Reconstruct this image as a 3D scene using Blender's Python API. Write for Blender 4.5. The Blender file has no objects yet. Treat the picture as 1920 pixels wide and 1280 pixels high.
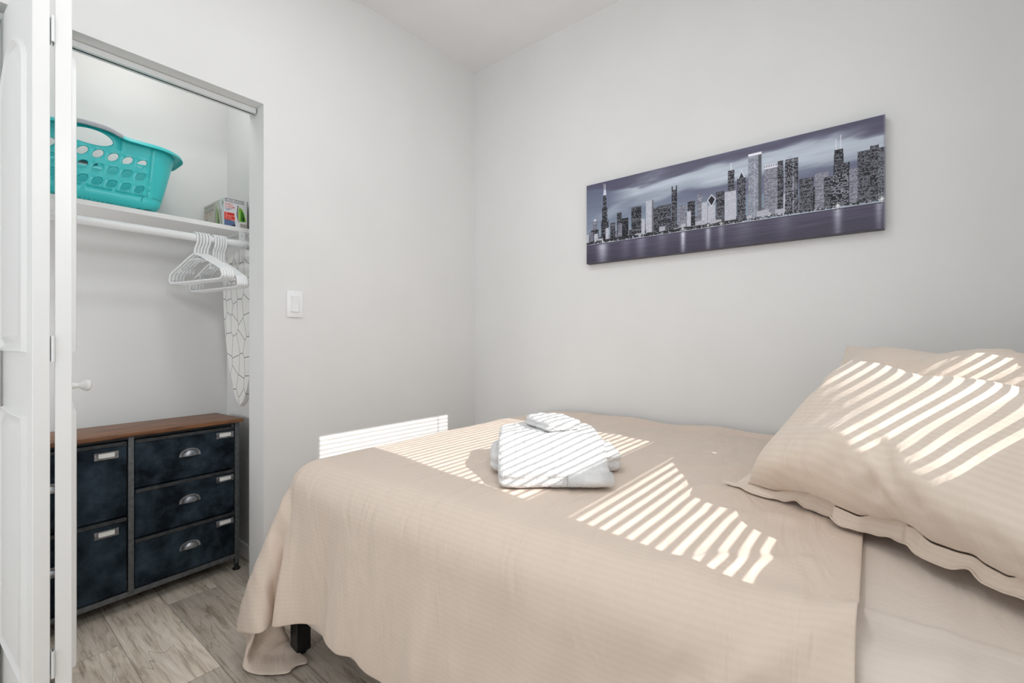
import bpy, bmesh, math, random
import numpy as np
from mathutils import Vector, Matrix, Euler

C = bpy.context.scene.collection
SC = bpy.context.scene
PI = math.pi

# ------------------------------------------------------------------ camera, world, sun, exposure
cam_d = bpy.data.cameras.new('camera'); cam_d.sensor_width = 36.0; cam_d.lens = 853.0/1920*36
cam_d.clip_start = 0.02
cam = bpy.data.objects.new('camera', cam_d); C.objects.link(cam)
cam.location = (1.956, -2.084, 1.058); cam.rotation_euler = (PI/2, 0, math.radians(38.5))
SC.camera = cam
w = bpy.data.worlds.new('sky'); SC.world = w; w.use_nodes = True
w.node_tree.nodes['Background'].inputs[0].default_value = (0.93, 0.965, 1.0, 1)
w.node_tree.nodes['Background'].inputs[1].default_value = 1.6
sun_d = bpy.data.lights.new('sun', 'SUN'); sun_d.energy = 6.2; sun_d.angle = math.radians(0.30); sun_d.color = (1.0, 0.97, 0.93)
sun = bpy.data.objects.new('sun', sun_d); C.objects.link(sun)
sun.rotation_euler = Vector((-1, 0.147, -0.70)).to_track_quat('-Z', 'Y').to_euler()
SC.view_settings.view_transform = 'Standard'; SC.view_settings.look = 'None'
SC.view_settings.gamma = 1; SC.view_settings.use_curve_mapping = False
SC.view_settings.exposure = 0.0
SC.cycles.max_bounces = 10; SC.cycles.diffuse_bounces = 7
SC.cycles.sample_clamp_indirect = 4.0

# ------------------------------------------------------------------ helpers
def smooth(o, ang=None):
    me = o.data
    me.polygons.foreach_set('use_smooth', [True]*len(me.polygons))
    if ang is not None: me.set_sharp_from_angle(angle=math.radians(ang))
def obj(name, bm, m, parent=None, sm=None):
    me = bpy.data.meshes.new(name); bm.normal_update(); bm.to_mesh(me); bm.free()
    o = bpy.data.objects.new(name, me); C.objects.link(o)
    for k in (m if isinstance(m, (list, tuple)) else [m]): me.materials.append(k)
    if parent is not None: o.parent = parent
    if sm is not None: smooth(o, sm)
    return o
def thing(name, label, cat, loc=(0,0,0), rz=0, group=None):
    o = bpy.data.objects.new(name, None); C.objects.link(o); o.empty_display_size = 0.05
    o.location = loc; o.rotation_euler = (0,0,rz); o['label'] = label; o['category'] = cat
    if group: o['group'] = group
    return o
def tag(o, label, cat, group=None):
    o['label'] = label; o['category'] = cat
    if group: o['group'] = group
    return o
def struct(o): o['kind'] = 'structure'; return o
def bx(bm, x0,x1,y0,y1,z0,z1, bev=0, seg=2, mat=0):
    r = bmesh.ops.create_cube(bm, size=1); vs = r['verts']
    for v in vs: v.co = Vector(((x0+x1)/2+v.co.x*(x1-x0), (y0+y1)/2+v.co.y*(y1-y0), (z0+z1)/2+v.co.z*(z1-z0)))
    fs = set(f for v in vs for f in v.link_faces)
    for f in fs: f.material_index = mat
    if bev:
        es = list(set(e for v in vs for e in v.link_edges))
        bmesh.ops.bevel(bm, geom=es, offset=bev, segments=seg, affect='EDGES', profile=.5)
    return bm
def box(*a, **k): return bx(bmesh.new(), *a, **k)
def tube(bm, pts, r, n=10, closed=False, cap=True, flat=1.0):
    pts = [Vector(p) for p in pts]; N = len(pts); rings = []
    R = r if isinstance(r, (list, tuple)) else [r]*N
    up = None
    for i, p in enumerate(pts):
        a = pts[(i-1) % N] if (closed or i > 0) else p
        b = pts[(i+1) % N] if (closed or i < N-1) else p
        t = (b-a).normalized()
        if up is None:
            up = Vector((0,0,1)) if abs(t.z) < .9 else Vector((1,0,0))
        s = t.cross(up)
        if s.length < 1e-5: s = t.orthogonal()
        s.normalize(); up = s.cross(t).normalized()
        rings.append([bm.verts.new(p + s*math.cos(2*PI*k/n)*R[i] + up*math.sin(2*PI*k/n)*R[i]*flat) for k in range(n)])
    M = N if closed else N-1
    for i in range(M):
        A, B = rings[i], rings[(i+1) % N]
        for k in range(n): bm.faces.new((A[k], A[(k+1)%n], B[(k+1)%n], B[k]))
    if cap and not closed:
        bm.faces.new(rings[0][::-1]); bm.faces.new(rings[-1])
    return bm
def lathe(bm, prof, axis='Z', at=(0,0,0), n=24):
    at = Vector(at); rings = []
    for (r, h) in prof:
        ring = []
        for k in range(n):
            c, s = math.cos(2*PI*k/n)*r, math.sin(2*PI*k/n)*r
            co = {'Z': (c, s, h), 'X': (h, c, s), 'Y': (s, h, c)}[axis]
            ring.append(bm.verts.new(at+Vector(co)))
        rings.append(ring)
    for A, B in zip(rings, rings[1:]):
        for k in range(n): bm.faces.new((A[k], A[(k+1)%n], B[(k+1)%n], B[k]))
    bm.faces.new(rings[0][::-1]); bm.faces.new(rings[-1])
    bmesh.ops.recalc_face_normals(bm, faces=bm.faces[:])
    return bm
def prism(bm, pts, vec, mat=0):
    A = [bm.verts.new(p) for p in pts]; B = [bm.verts.new(Vector(p)+Vector(vec)) for p in pts]; n = len(A)
    fs = [bm.faces.new(A[::-1]), bm.faces.new(B)]
    for k in range(n): fs.append(bm.faces.new((A[k], A[(k+1)%n], B[(k+1)%n], B[k])))
    for f in fs: f.material_index = mat
    bmesh.ops.recalc_face_normals(bm, faces=fs)
    return bm
def copy_tree(o, parent=None):
    c = o.copy(); C.objects.link(c)
    if parent is not None: c.parent = parent
    for ch in list(o.children): copy_tree(ch, c)
    return c

# ------------------------------------------------------------------ materials
def mat(name, col, rough=.5, metal=0, spec=.5):
    m = bpy.data.materials.new(name); m.use_nodes = True
    b = m.node_tree.nodes['Principled BSDF']
    b.inputs['Base Color'].default_value = (*col, 1); b.inputs['Roughness'].default_value = rough
    b.inputs['Metallic'].default_value = metal; b.inputs['Specular IOR Level'].default_value = spec
    return m
def NT(m): return m.node_tree, m.node_tree.nodes, m.node_tree.links, m.node_tree.nodes['Principled BSDF']
def noise_mix(m, c1, c2, scale=5, detail=4, coord='Object', vscale=(1,1,1), lo=.35, hi=.65, bump=0, bscale=None, bdist=.002, rough=.5):
    t, n, l, b = NT(m)
    tc = n.new('ShaderNodeTexCoord'); mp = n.new('ShaderNodeMapping'); mp.inputs['Scale'].default_value = vscale
    l.new(tc.outputs[coord], mp.inputs['Vector'])
    nz = n.new('ShaderNodeTexNoise'); nz.inputs['Scale'].default_value = scale; nz.inputs['Detail'].default_value = detail; nz.inputs['Roughness'].default_value = rough
    l.new(mp.outputs[0], nz.inputs['Vector'])
    r = n.new('ShaderNodeValToRGB'); r.color_ramp.elements[0].position = lo; r.color_ramp.elements[1].position = hi
    r.color_ramp.elements[0].color = (*c1, 1); r.color_ramp.elements[1].color = (*c2, 1)
    l.new(nz.outputs['Fac'], r.inputs[0]); l.new(r.outputs[0], b.inputs['Base Color'])
    if bump:
        n2 = n.new('ShaderNodeTexNoise'); n2.inputs['Scale'].default_value = bscale or scale; n2.inputs['Detail'].default_value = 5
        l.new(mp.outputs[0], n2.inputs['Vector'])
        bp = n.new('ShaderNodeBump'); bp.inputs['Strength'].default_value = bump; bp.inputs['Distance'].default_value = bdist
        l.new(n2.outputs['Fac'], bp.inputs['Height']); l.new(bp.outputs[0], b.inputs['Normal'])
    return m
M = {}
M['wall'] = noise_mix(mat('wall_paint', (.78,.78,.76), .75, spec=.25), (.765,.765,.76), (.785,.785,.78), 3, bump=.06, bscale=260, bdist=.001)
M['ceil'] = noise_mix(mat('ceiling_paint', (.84,.84,.84), .85, spec=.2), (.83,.83,.83), (.85,.85,.85), 4, bump=.05, bscale=200, bdist=.001)
M['white'] = noise_mix(mat('white_enamel', (.84,.845,.84), .38), (.83,.835,.83), (.85,.855,.85), 6, bump=.03, bscale=90, bdist=.001)
M['shelf'] = noise_mix(mat('shelf_melamine', (.84,.83,.82), .45), (.83,.825,.815), (.86,.855,.845), 5)
M['plastic_white'] = noise_mix(mat('white_plastic', (.86,.87,.88), .3), (.85,.86,.87), (.87,.88,.89), 8)
M['slot'] = noise_mix(mat('dark_slot', (.03,.03,.03), .7), (.02,.02,.02), (.05,.05,.05), 8)
M['alu'] = noise_mix(mat('white_track_metal', (.8,.82,.82), .35, .2), (.8,.82,.82), (.85,.86,.86), 6)
M['teal'] = noise_mix(mat('teal_plastic', (.015,.50,.50), .32), (.035,.56,.58), (.05,.60,.61), 6, bump=.03, bscale=30, bdist=.001)
M['grip'] = noise_mix(mat('grey_rubber', (.30,.32,.36), .6), (.28,.30,.34), (.34,.36,.39), 20)
M['black_metal'] = noise_mix(mat('black_metal', (.012,.012,.013), .45, .2), (.008,.008,.009), (.02,.02,.02), 30)
M['grey_metal'] = noise_mix(mat('dark_grey_metal', (.09,.095,.10), .5, .3), (.10,.108,.113), (.15,.158,.165), 60, bump=.1, bscale=300, bdist=.0005)
M['pewter'] = noise_mix(mat('pewter', (.30,.31,.33), .32, .85), (.22,.23,.25), (.42,.43,.45), 40)
M['card'] = noise_mix(mat('white_card', (.9,.89,.86), .6), (.88,.87,.84), (.92,.91,.88), 30)
M['suede'] = noise_mix(mat('navy_suede', (.01,.015,.02), .85, spec=.15), (.005,.009,.014), (.046,.072,.095), 9, 7, lo=.38, hi=.75, bump=.35, bscale=140, bdist=.002, rough=.62)
M['trimband'] = noise_mix(mat('drawer_band', (.03,.033,.036), .7), (.022,.025,.028), (.05,.052,.055), 40)
M['walnut'] = noise_mix(mat('walnut_board', (.2,.08,.03), .42), (.085,.034,.014), (.30,.125,.05), 7, 6, vscale=(8,.8,8), lo=.3, hi=.7, bump=.08, bscale=30, bdist=.001)
M['towel'] = noise_mix(mat('white_terry', (.86,.86,.86), .95, spec=.1), (.78,.78,.785), (.83,.83,.83), 60, bump=.9, bscale=420, bdist=.004)
M['steel'] = noise_mix(mat('brushed_steel', (.6,.6,.6), .35, .8), (.5,.5,.5), (.7,.7,.7), 40)
M['outside'] = noise_mix(mat('outside_stucco', (.6,.6,.58), .9), (.55,.55,.53), (.65,.65,.62), 3)

def fabric(name, c1, c2, stripe=165, wr=1.0):
    """sateen stripe along cloth U, fine wrinkles as bump"""
    m = mat(name, c1, .62, spec=.25); t, n, l, b = NT(m)
    b.inputs['Sheen Weight'].default_value = .15
    uv = n.new('ShaderNodeUVMap'); uv.uv_map = 'uv'
    sp = n.new('ShaderNodeSeparateXYZ'); l.new(uv.outputs[0], sp.inputs[0])
    mu = n.new('ShaderNodeMath'); mu.operation = 'MULTIPLY'; mu.inputs[1].default_value = stripe*2*PI/2
    sn = n.new('ShaderNodeMath'); sn.operation = 'SINE'
    l.new(sp.outputs['Y'], mu.inputs[0]); l.new(mu.outputs[0], sn.inputs[0])
    r = n.new('ShaderNodeValToRGB'); r.color_ramp.elements[0].position = .45; r.color_ramp.elements[1].position = .55
    r.color_ramp.elements[0].color = (*c1, 1); r.color_ramp.elements[1].color = (*c2, 1)
    ma = n.new('ShaderNodeMath'); ma.operation = 'MULTIPLY_ADD'; ma.inputs[1].default_value = .5; ma.inputs[2].default_value = .5
    l.new(sn.outputs[0], ma.inputs[0]); l.new(ma.outputs[0], r.inputs[0]); l.new(r.outputs[0], b.inputs['Base Color'])
    rr = n.new('ShaderNodeMapRange'); rr.inputs['To Min'].default_value = .64; rr.inputs['To Max'].default_value = .54
    l.new(ma.outputs[0], rr.inputs[0]); l.new(rr.outputs[0], b.inputs['Roughness'])
    mp = n.new('ShaderNodeMapping'); mp.inputs['Scale'].default_value = (6.5, 1.9, 1); l.new(uv.outputs[0], mp.inputs[0])
    w1 = n.new('ShaderNodeTexNoise'); w1.inputs['Scale'].default_value = 1.6; w1.inputs['Detail'].default_value = 3; w1.inputs['Distortion'].default_value = 1.6
    l.new(mp.outputs[0], w1.inputs['Vector'])
    w2 = n.new('ShaderNodeTexNoise'); w2.inputs['Scale'].default_value = 900; w2.inputs['Detail'].default_value = 1
    l.new(uv.outputs[0], w2.inputs['Vector'])
    b1 = n.new('ShaderNodeBump'); b1.inputs['Strength'].default_value = .45*wr; b1.inputs['Distance'].default_value = .02
    b2 = n.new('ShaderNodeBump'); b2.inputs['Strength'].default_value = .12; b2.inputs['Distance'].default_value = .001
    l.new(w1.outputs['Fac'], b1.inputs['Height']); l.new(w2.outputs['Fac'], b2.inputs['Height'])
    l.new(b1.outputs[0], b2.inputs['Normal']); l.new(b2.outputs[0], b.inputs['Normal'])
    return m
M['duvet'] = fabric('beige_sateen', (.69,.575,.487), (.703,.588,.50))
M['sheet'] = fabric('beige_sheet', (.70,.62,.55), (.71,.63,.56), wr=.6)
M['pillow'] = fabric('beige_pillowcase', (.71,.605,.515), (.73,.63,.54), wr=.8)

# painted surfaces: colours of a print held per vertex on the printed face
def paint_mat(name, rough=.5, spec=.4):
    m = mat(name, (.5,.5,.5), rough, spec=spec); t, n, l, b = NT(m)
    a = n.new('ShaderNodeAttribute'); a.attribute_name = 'print'
    l.new(a.outputs['Color'], b.inputs['Base Color'])
    nz = n.new('ShaderNodeTexNoise'); nz.inputs['Scale'].default_value = 900
    bp = n.new('ShaderNodeBump'); bp.inputs['Strength'].default_value = .08; bp.inputs['Distance'].default_value = .0005
    l.new(nz.outputs['Fac'], bp.inputs['Height']); l.new(bp.outputs[0], b.inputs['Normal'])
    return m
M['print'] = paint_mat('ink_print', .45)
M['carton'] = paint_mat('carton_print', .4)

class Paint:
    """tiny raster painter; y grows upward, colours in sRGB 0..1"""
    F = {'A':'0E11111F111111','B':'1E11111E11111E','C':'0E11101010110E','D':'1E11111111111E','E':'1F10101E10101F','G':'0E11101713110F',
         'H':'1111111F111111','I':'0E04040404040E','K':'11121418141211','L':'1010101010101F','M':'111B1515111111','N':'11191513111111','O':'0E11111111110E',
         'P':'1E11111E101010','R':'1E11111E141211','S':'0F10100E01011E','T':'1F040404040404','Y':'11110A04040404','+':'0004041F040400','2':'0E11010204081F','X':'11110A040A1111',' ':'00000000000000'}
    def __init__(s, w, h, c): s.w, s.h = w, h; s.a = np.zeros((h, w, 3)); s.a[:] = c
    def rect(s, x0, y0, x1, y1, c, al=1):
        x0, x1 = sorted((int(round(x0)), int(round(x1)))); y0, y1 = sorted((int(round(y0)), int(round(y1))))
        v = s.a[max(0,y0):max(0,y1), max(0,x0):max(0,x1)]; v[:] = v*(1-al)+np.array(c)*al
    def poly(s, pts, c, al=1):
        yy, xx = np.mgrid[0:s.h, 0:s.w]; xx = xx+.5; yy = yy+.5; ins = np.zeros((s.h, s.w), bool)
        for (x0,y0),(x1,y1) in zip(pts, pts[1:]+pts[:1]):
            if y0 == y1: continue
            cond = ((yy >= min(y0,y1)) & (yy < max(y0,y1)))
            xi = x0+(yy-y0)*(x1-x0)/(y1-y0); ins ^= cond & (xx < xi)
        s.a[ins] = s.a[ins]*(1-al)+np.array(c)*al
    def blob(s, x, y, rx, ry, c, al=1, soft=True):
        yy, xx = np.mgrid[0:s.h, 0:s.w]; d = ((xx-x)/rx)**2+((yy-y)/ry)**2
        k = (np.exp(-d*2)*al if soft else (d < 1)*al)[..., None]
        s.a = s.a*(1-k)+np.array(c)*k
    def text(s, x, y, t, px, c, py=None):
        py = py or px
        for ch in t:
            g = s.F.get(ch, s.F[' '])
            for r in range(7):
                v = int(g[r*2:r*2+2], 16)
                for k in range(5):
                    if v >> (4-k) & 1: s.rect(x+k*px, y+(6-r)*py, x+(k+1)*px, y+(7-r)*py, c)
            x += 6*px
def lin(a): return np.where(a <= .04045, a/12.92, ((np.clip(a,0,1)+.055)/1.055)**2.4)
def paint_face(bm_obj, P, o, ex, ey, W, H):
    """add a grid of P.w x P.h cells at o spanned by ex*W, ey*H to the mesh of bm_obj, coloured per face corner block"""
    pass
def printed_grid(P, o, ex, ey, W, H):
    n1, n2 = P.w+1, P.h+1
    u = np.linspace(0, 1, n1); v = np.linspace(0, 1, n2); U, V = np.meshgrid(u, v)
    o, ex, ey = map(lambda q: np.array(q, float), (o, ex, ey))
    co = o + U[..., None]*ex*W + V[..., None]*ey*H
    # vertex colour = mean of the four cells around it
    A = np.pad(P.a, ((1,1),(1,1),(0,0)), mode='edge')
    col = (A[:-1,:-1]+A[1:,:-1]+A[:-1,1:]+A[1:,1:])/4
    i = np.arange(P.w); j = np.arange(P.h); I, J = np.meshgrid(i, j); k = (J*n1+I).ravel()
    faces = np.stack([k, k+1, k+1+n1, k+n1], 1)
    return co.reshape(-1,3), col.reshape(-1,3), faces
def painted_mesh(name, m, parts, extra=None, parent=None):
    """parts: printed grids; extra: list of (verts, faces, colour) plain surfaces of the same object"""
    VV=[]; CC=[]; FF=[]; base=0
    for co, col, f in parts:
        VV.append(co); CC.append(col); FF.append(f+base); base += len(co)
    for vs, fs, c in (extra or []):
        VV.append(np.array(vs, float)); CC.append(np.tile(np.array(c, float), (len(vs),1))); FF.append(np.array(fs)+base); base += len(vs)
    co = np.concatenate(VV); cc = np.concatenate(CC); ff = np.concatenate(FF)
    me = bpy.data.meshes.new(name)
    me.vertices.add(len(co)); me.vertices.foreach_set('co', co.astype(np.float32).ravel())
    me.loops.add(ff.size); me.loops.foreach_set('vertex_index', ff.astype(np.int32).ravel())
    me.polygons.add(len(ff)); me.polygons.foreach_set('loop_start', np.arange(0, ff.size, 4, dtype=np.int32))
    me.update(calc_edges=True); me.validate()
    at = me.color_attributes.new('print', 'FLOAT_COLOR', 'POINT')
    at.data.foreach_set('color', np.concatenate([lin(cc), np.ones((len(cc),1))], 1).astype(np.float32).ravel())
    me.materials.append(m)
    o = bpy.data.objects.new(name, me); C.objects.link(o)
    if parent is not None: o.parent = parent
    return o

# ------------------------------------------------------------------ room shell
CEIL = 2.735
XW = 2.32; YB = -3.5           # window wall, wall behind the camera
OY0, OY1, OZ = -1.99, -1.259, 2.03   # closet opening
CX, CY0, CY1 = -.69, -2.45, -1.15    # closet back, far side, near side
def wallobj(name, bm, m='wall'): return struct(obj(name, bm, M[m]))
bm = bmesh.new()
bx(bm, -.14, 0, OY1, .14, 0, CEIL+.1); bx(bm, -.14, 0, YB-.14, OY0, 0, CEIL+.1); bx(bm, -.14, 0, OY0, OY1, OZ, CEIL+.1)
wallobj('wall_left', bm)
wallobj('wall_right', box(-.14, XW+.12, 0, .14, 0, CEIL+.1))
bm = bmesh.new(); bx(bm, -.14, .22, YB-.14, YB, 0, CEIL+.1); bx(bm, 2.08, XW+.12, YB-.14, YB, 0, CEIL+.1); bx(bm, .22, 2.08, YB-.14, YB, 2.15, CEIL+.1)
wallobj('wall_back', bm)
# window wall with its opening
WY0, WY1, WZ0, WZ1 = -1.380, -.573, 1.03, 2.34
bm = bmesh.new()
bx(bm, XW, XW+.12, WY1, .0, 0, CEIL+.1); bx(bm, XW, XW+.12, YB, WY0, 0, CEIL+.1)
bx(bm, XW, XW+.12, WY0, WY1, 0, WZ0); bx(bm, XW, XW+.12, WY0, WY1, WZ1, CEIL+.1)
wallobj('wall_window', bm)
wallobj('wall_closet_back', box(CX-.1, CX, CY0-.1, CY1+.1, 0, CEIL+.1))
wallobj('wall_closet_side', box(CX, -.14, CY1, CY1+.1, 0, CEIL+.1))
wallobj('wall_closet_end', box(CX, -.14, CY0-.1, CY0, 0, CEIL+.1))
# ceiling: nearly level, dips a little along the closet wall
bm = bmesh.new()
xs = [-.8, 0, .25, .6, 1.2, XW+.12]; ys = [.14, 0, -.4, -.80, -.90, -1.2, -2.0, -2.8, YB-.14]
dip = {0:0, -.4:-.012, -.80:-.028, -.90:-.062, -1.2:-.10, -2.0:-.10}
G = [[bm.verts.new((x, y, CEIL + dip.get(y, -.10 if y < -1 else 0)*{-.8:1, 0:1, .25:.7, .6:.15}.get(x, 0))) for x in xs] for y in ys]
for j in range(len(ys)-1):
    for i in range(len(xs)-1): bm.faces.new((G[j][i], G[j][i+1], G[j+1][i+1], G[j+1][i]))
bmesh.ops.recalc_face_normals(bm, faces=bm.faces[:])
ce = struct(obj('ceiling', bm, M['ceil'], sm=30)); sd = ce.modifiers.new('s','SOLIDIFY'); sd.thickness = .09; sd.offset = 1 if ce.data.polygons[0].normal.z > 0 else -1

# floor: planks along x, each its own tint
rng = random.Random(11)
fm = mat('vinyl_planks', (.5,.45,.4), .5, spec=.35); t, n, l, b = NT(fm)
at = n.new('ShaderNodeAttribute'); at.attribute_name = 'tint'
tc = n.new('ShaderNodeTexCoord'); ad = n.new('ShaderNodeVectorMath'); ad.operation = 'ADD'
off = n.new('ShaderNodeVectorMath'); off.operation = 'MULTIPLY'; off.inputs[1].default_value = (31, 17, 5)
l.new(at.outputs['Vector'], off.inputs[0]); l.new(tc.outputs['Object'], ad.inputs[0]); l.new(off.outputs[0], ad.inputs[1])
mp = n.new('ShaderNodeMapping'); mp.inputs['Scale'].default_value = (1.3, 11, 1); l.new(ad.outputs[0], mp.inputs[0])
gr = n.new('ShaderNodeTexNoise'); gr.inputs['Scale'].default_value = 3.2; gr.inputs['Detail'].default_value = 9; gr.inputs['Roughness'].default_value = .66; gr.inputs['Distortion'].default_value = 1.0
l.new(mp.outputs[0], gr.inputs['Vector'])
mp2 = n.new('ShaderNodeMapping'); mp2.inputs['Scale'].default_value = (3.5, 150, 1); l.new(ad.outputs[0], mp2.inputs[0])
fg = n.new('ShaderNodeTexNoise'); fg.inputs['Scale'].default_value = 1.5; fg.inputs['Detail'].default_value = 5; l.new(mp2.outputs[0], fg.inputs['Vector'])
mx = n.new('ShaderNodeMix'); mx.data_type = 'FLOAT'; mx.inputs[0].default_value = .26
l.new(gr.outputs['Fac'], mx.inputs[2]); l.new(fg.outputs['Fac'], mx.inputs[3])
cr = n.new('ShaderNodeValToRGB'); e = cr.color_ramp.elements; e[0].position = .36; e[0].color = (.34,.275,.21,1); e[1].position = .68; e[1].color = (.78,.72,.64,1)
k = e.new(.50); k.color = (.63,.555,.465,1)
l.new(mx.outputs[0], cr.inputs[0])
sp = n.new('ShaderNodeSeparateXYZ'); l.new(at.outputs['Vector'], sp.inputs[0])
tm = n.new('ShaderNodeMapRange'); tm.inputs['To Min'].default_value = .62; tm.inputs['To Max'].default_value = 1.15; l.new(sp.outputs[0], tm.inputs[0])
mul = n.new('ShaderNodeVectorMath'); mul.operation = 'SCALE'; l.new(cr.outputs[0], mul.inputs[0]); l.new(tm.outputs[0], mul.inputs['Scale'])
l.new(mul.outputs[0], b.inputs['Base Color'])
# thin dark cracks
mp3 = n.new('ShaderNodeMapping'); mp3.inputs['Scale'].default_value = (1.1, 5.5, 1); l.new(ad.outputs[0], mp3.inputs[0])
ck = n.new('ShaderNodeTexNoise'); ck.inputs['Scale'].default_value = 2.3; ck.inputs['Detail'].default_value = 2; ck.inputs['Distortion'].default_value = .6; l.new(mp3.outputs[0], ck.inputs['Vector'])
cd = n.new('ShaderNodeMath'); cd.operation = 'SUBTRACT'; cd.inputs[1].default_value = .57; l.new(ck.outputs['Fac'], cd.inputs[0])
ca = n.new('ShaderNodeMath'); ca.operation = 'ABSOLUTE'; l.new(cd.outputs[0], ca.inputs[0])
cm = n.new('ShaderNodeMapRange'); cm.inputs['From Max'].default_value = .004; cm.inputs['To Min'].default_value = .55; cm.inputs['To Max'].default_value = 1; l.new(ca.outputs[0], cm.inputs[0])
m2 = n.new('ShaderNodeVectorMath'); m2.operation = 'SCALE'; l.new(mul.outputs[0], m2.inputs[0]); l.new(cm.outputs[0], m2.inputs['Scale']); l.new(m2.outputs[0], b.inputs['Base Color'])
bp = n.new('ShaderNodeBump'); bp.inputs['Strength'].default_value = .25; bp.inputs['Distance'].default_value = .002; l.new(mx.outputs[0], bp.inputs['Height']); l.new(bp.outputs[0], b.inputs['Normal'])
M['floor'] = fm; M['groove'] = mat('plank_groove', (.10,.085,.07), .8)
vs=[]; fs=[]; tint=[]; mi=[]
vs += [(CX-.1, YB-.14, -.001), (XW+.12, YB-.14, -.001), (XW+.12, .14, -.001), (CX-.1, .14, -.001)]; fs.append((0,1,2,3)); tint.append((0,0,0)); mi.append(1)
PWID = .178; g = .0006
starts = {0: -.262, -1: .29-1.22, 1: .42, -2: -.10, -3: .3}
for r in range(-12, 10):
    y0 = -1.514 + r*PWID
    x = starts.get(r, rng.uniform(-1, 1)); x -= 1.22*math.ceil((x+.9)/1.22)
    while x < XW+.2:
        a, c = max(x, CX-.1), min(x+1.22, XW+.12)
        if c > a and y0 < .14:
            k = len(vs); vs += [(a+g, y0+g, 0), (c-g, y0+g, 0), (c-g, y0+PWID-g, 0), (a+g, y0+PWID-g, 0)]
            fs.append((k,k+1,k+2,k+3)); tv = rng.random()
            if r == 0: tv = .22 if x > -.5 else .75
            if r == -1: tv = .98 if x < .2 else .35
            if r == -2: tv = .80 if x < -.2 else 1.0
            if r == 1: tv = .45
            tint.append((tv, rng.random(), rng.random())); mi.append(0)
        x += 1.22
me = bpy.data.meshes.new('floor'); me.from_pydata(vs, [], fs); me.materials.append(M['floor']); me.materials.append(M['groove'])
for p, k in zip(me.polygons, mi): p.material_index = k
a = me.attributes.new('tint', 'FLOAT_VECTOR', 'FACE')
for i, tv in enumerate(tint): a.data[i].vector = tv
fl = bpy.data.objects.new('floor', me); C.objects.link(fl); struct(fl)
struct(obj('trim_floor_slab', box(CX-.1, XW+.12, YB-.14, .14, -.12, -.003), M['outside']))

# baseboards
def baseboard(name, pts, parent=None):
    bm = bmesh.new()
    for (x0,x1,y0,y1) in pts: bx(bm, x0,x1,y0,y1, 0.001, .075, .004, 1)
    return struct(obj(name, bm, M['white'], sm=30))
baseboard('baseboard_left', [(.001,.013,OY1+.01,-.001)])
baseboard('baseboard_right', [(.014,XW-.014,-.013,-.001)])
baseboard('baseboard_window', [(XW-.013,XW-.001,YB+.014,-.014)])
baseboard('baseboard_back', [(.001,XW-.001,YB+.001,YB+.013)])
baseboard('baseboard_closet_side', [(CX+.014,-.141,CY1-.013,CY1-.001)])
baseboard('baseboard_closet_back', [(CX+.001,CX+.013,CY0+.001,CY1-.001)])

# closet header track
bm = bmesh.new()
ya, yb_ = OY0+.004, OY1-.004
for (x0, x1, z0, z1) in ((-.062,-.060,.021,.001),(-.074,-.062,.021,.0195),(-.092,-.084,.021,.0195),(-.094,-.092,.021,.001)):
    bx(bm, x0, x1, ya, yb_, OZ-z0, OZ-z1, .0004, 1, 0)
bx(bm, -.0915, -.0625, ya+.002, yb_-.002, OZ-.019, OZ-.002, 0, 1, 1)
struct(obj('trim_1', bm, [M['alu'], M['slot']]))

# window: frame, two sashes, panes
wn = struct(bpy.data.objects.new('window_1', None)); C.objects.link(wn); wn.location = (XW+.08, (WY0+WY1)/2, WZ0)
def inv(bm, root):
    Mi = (Matrix.Translation(root.location) @ root.rotation_euler.to_matrix().to_4x4()).inverted(); bmesh.ops.transform(bm, matrix=Mi, verts=bm.verts[:]); return bm
bm = bmesh.new()
bx(bm, XW+.07, XW+.119, WY0, WY0+.004, WZ0, WZ1); bx(bm, XW+.07, XW+.119, WY1-.004, WY1, WZ0, WZ1)
bx(bm, XW+.07, XW+.119, WY0, WY1, WZ0, WZ0+.03); bx(bm, XW+.07, XW+.119, WY0, WY1, WZ1-.004, WZ1)
obj('window_frame', inv(bm, wn), M['white'], wn)
obj('meeting_rail', inv(box(XW+.06, XW+.10, WY0+.005, WY1-.005, 1.362, 1.432, .003, 1), wn), M['white'], wn)
gm = bpy.data.materials.new('window_glass'); gm.use_nodes = True; t = gm.node_tree; t.nodes.clear()
o_ = t.nodes.new('ShaderNodeOutputMaterial'); tr = t.nodes.new('ShaderNodeBsdfTransparent'); gl = t.nodes.new('ShaderNodeBsdfGlossy'); gl.inputs['Roughness'].default_value = .02
mxs = t.nodes.new('ShaderNodeMixShader'); mxs.inputs[0].default_value = .05
t.links.new(tr.outputs[0], mxs.inputs[1]); t.links.new(gl.outputs[0], mxs.inputs[2]); t.links.new(mxs.outputs[0], o_.inputs[0])
obj('pane', inv(box(XW+.083, XW+.087, WY0+.006, WY1-.006, WZ0+.031, 1.361), wn), gm, wn)
obj('pane', inv(box(XW+.083, XW+.087, WY0+.006, WY1-.006, 1.433, WZ1-.006), wn), gm, wn)

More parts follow.
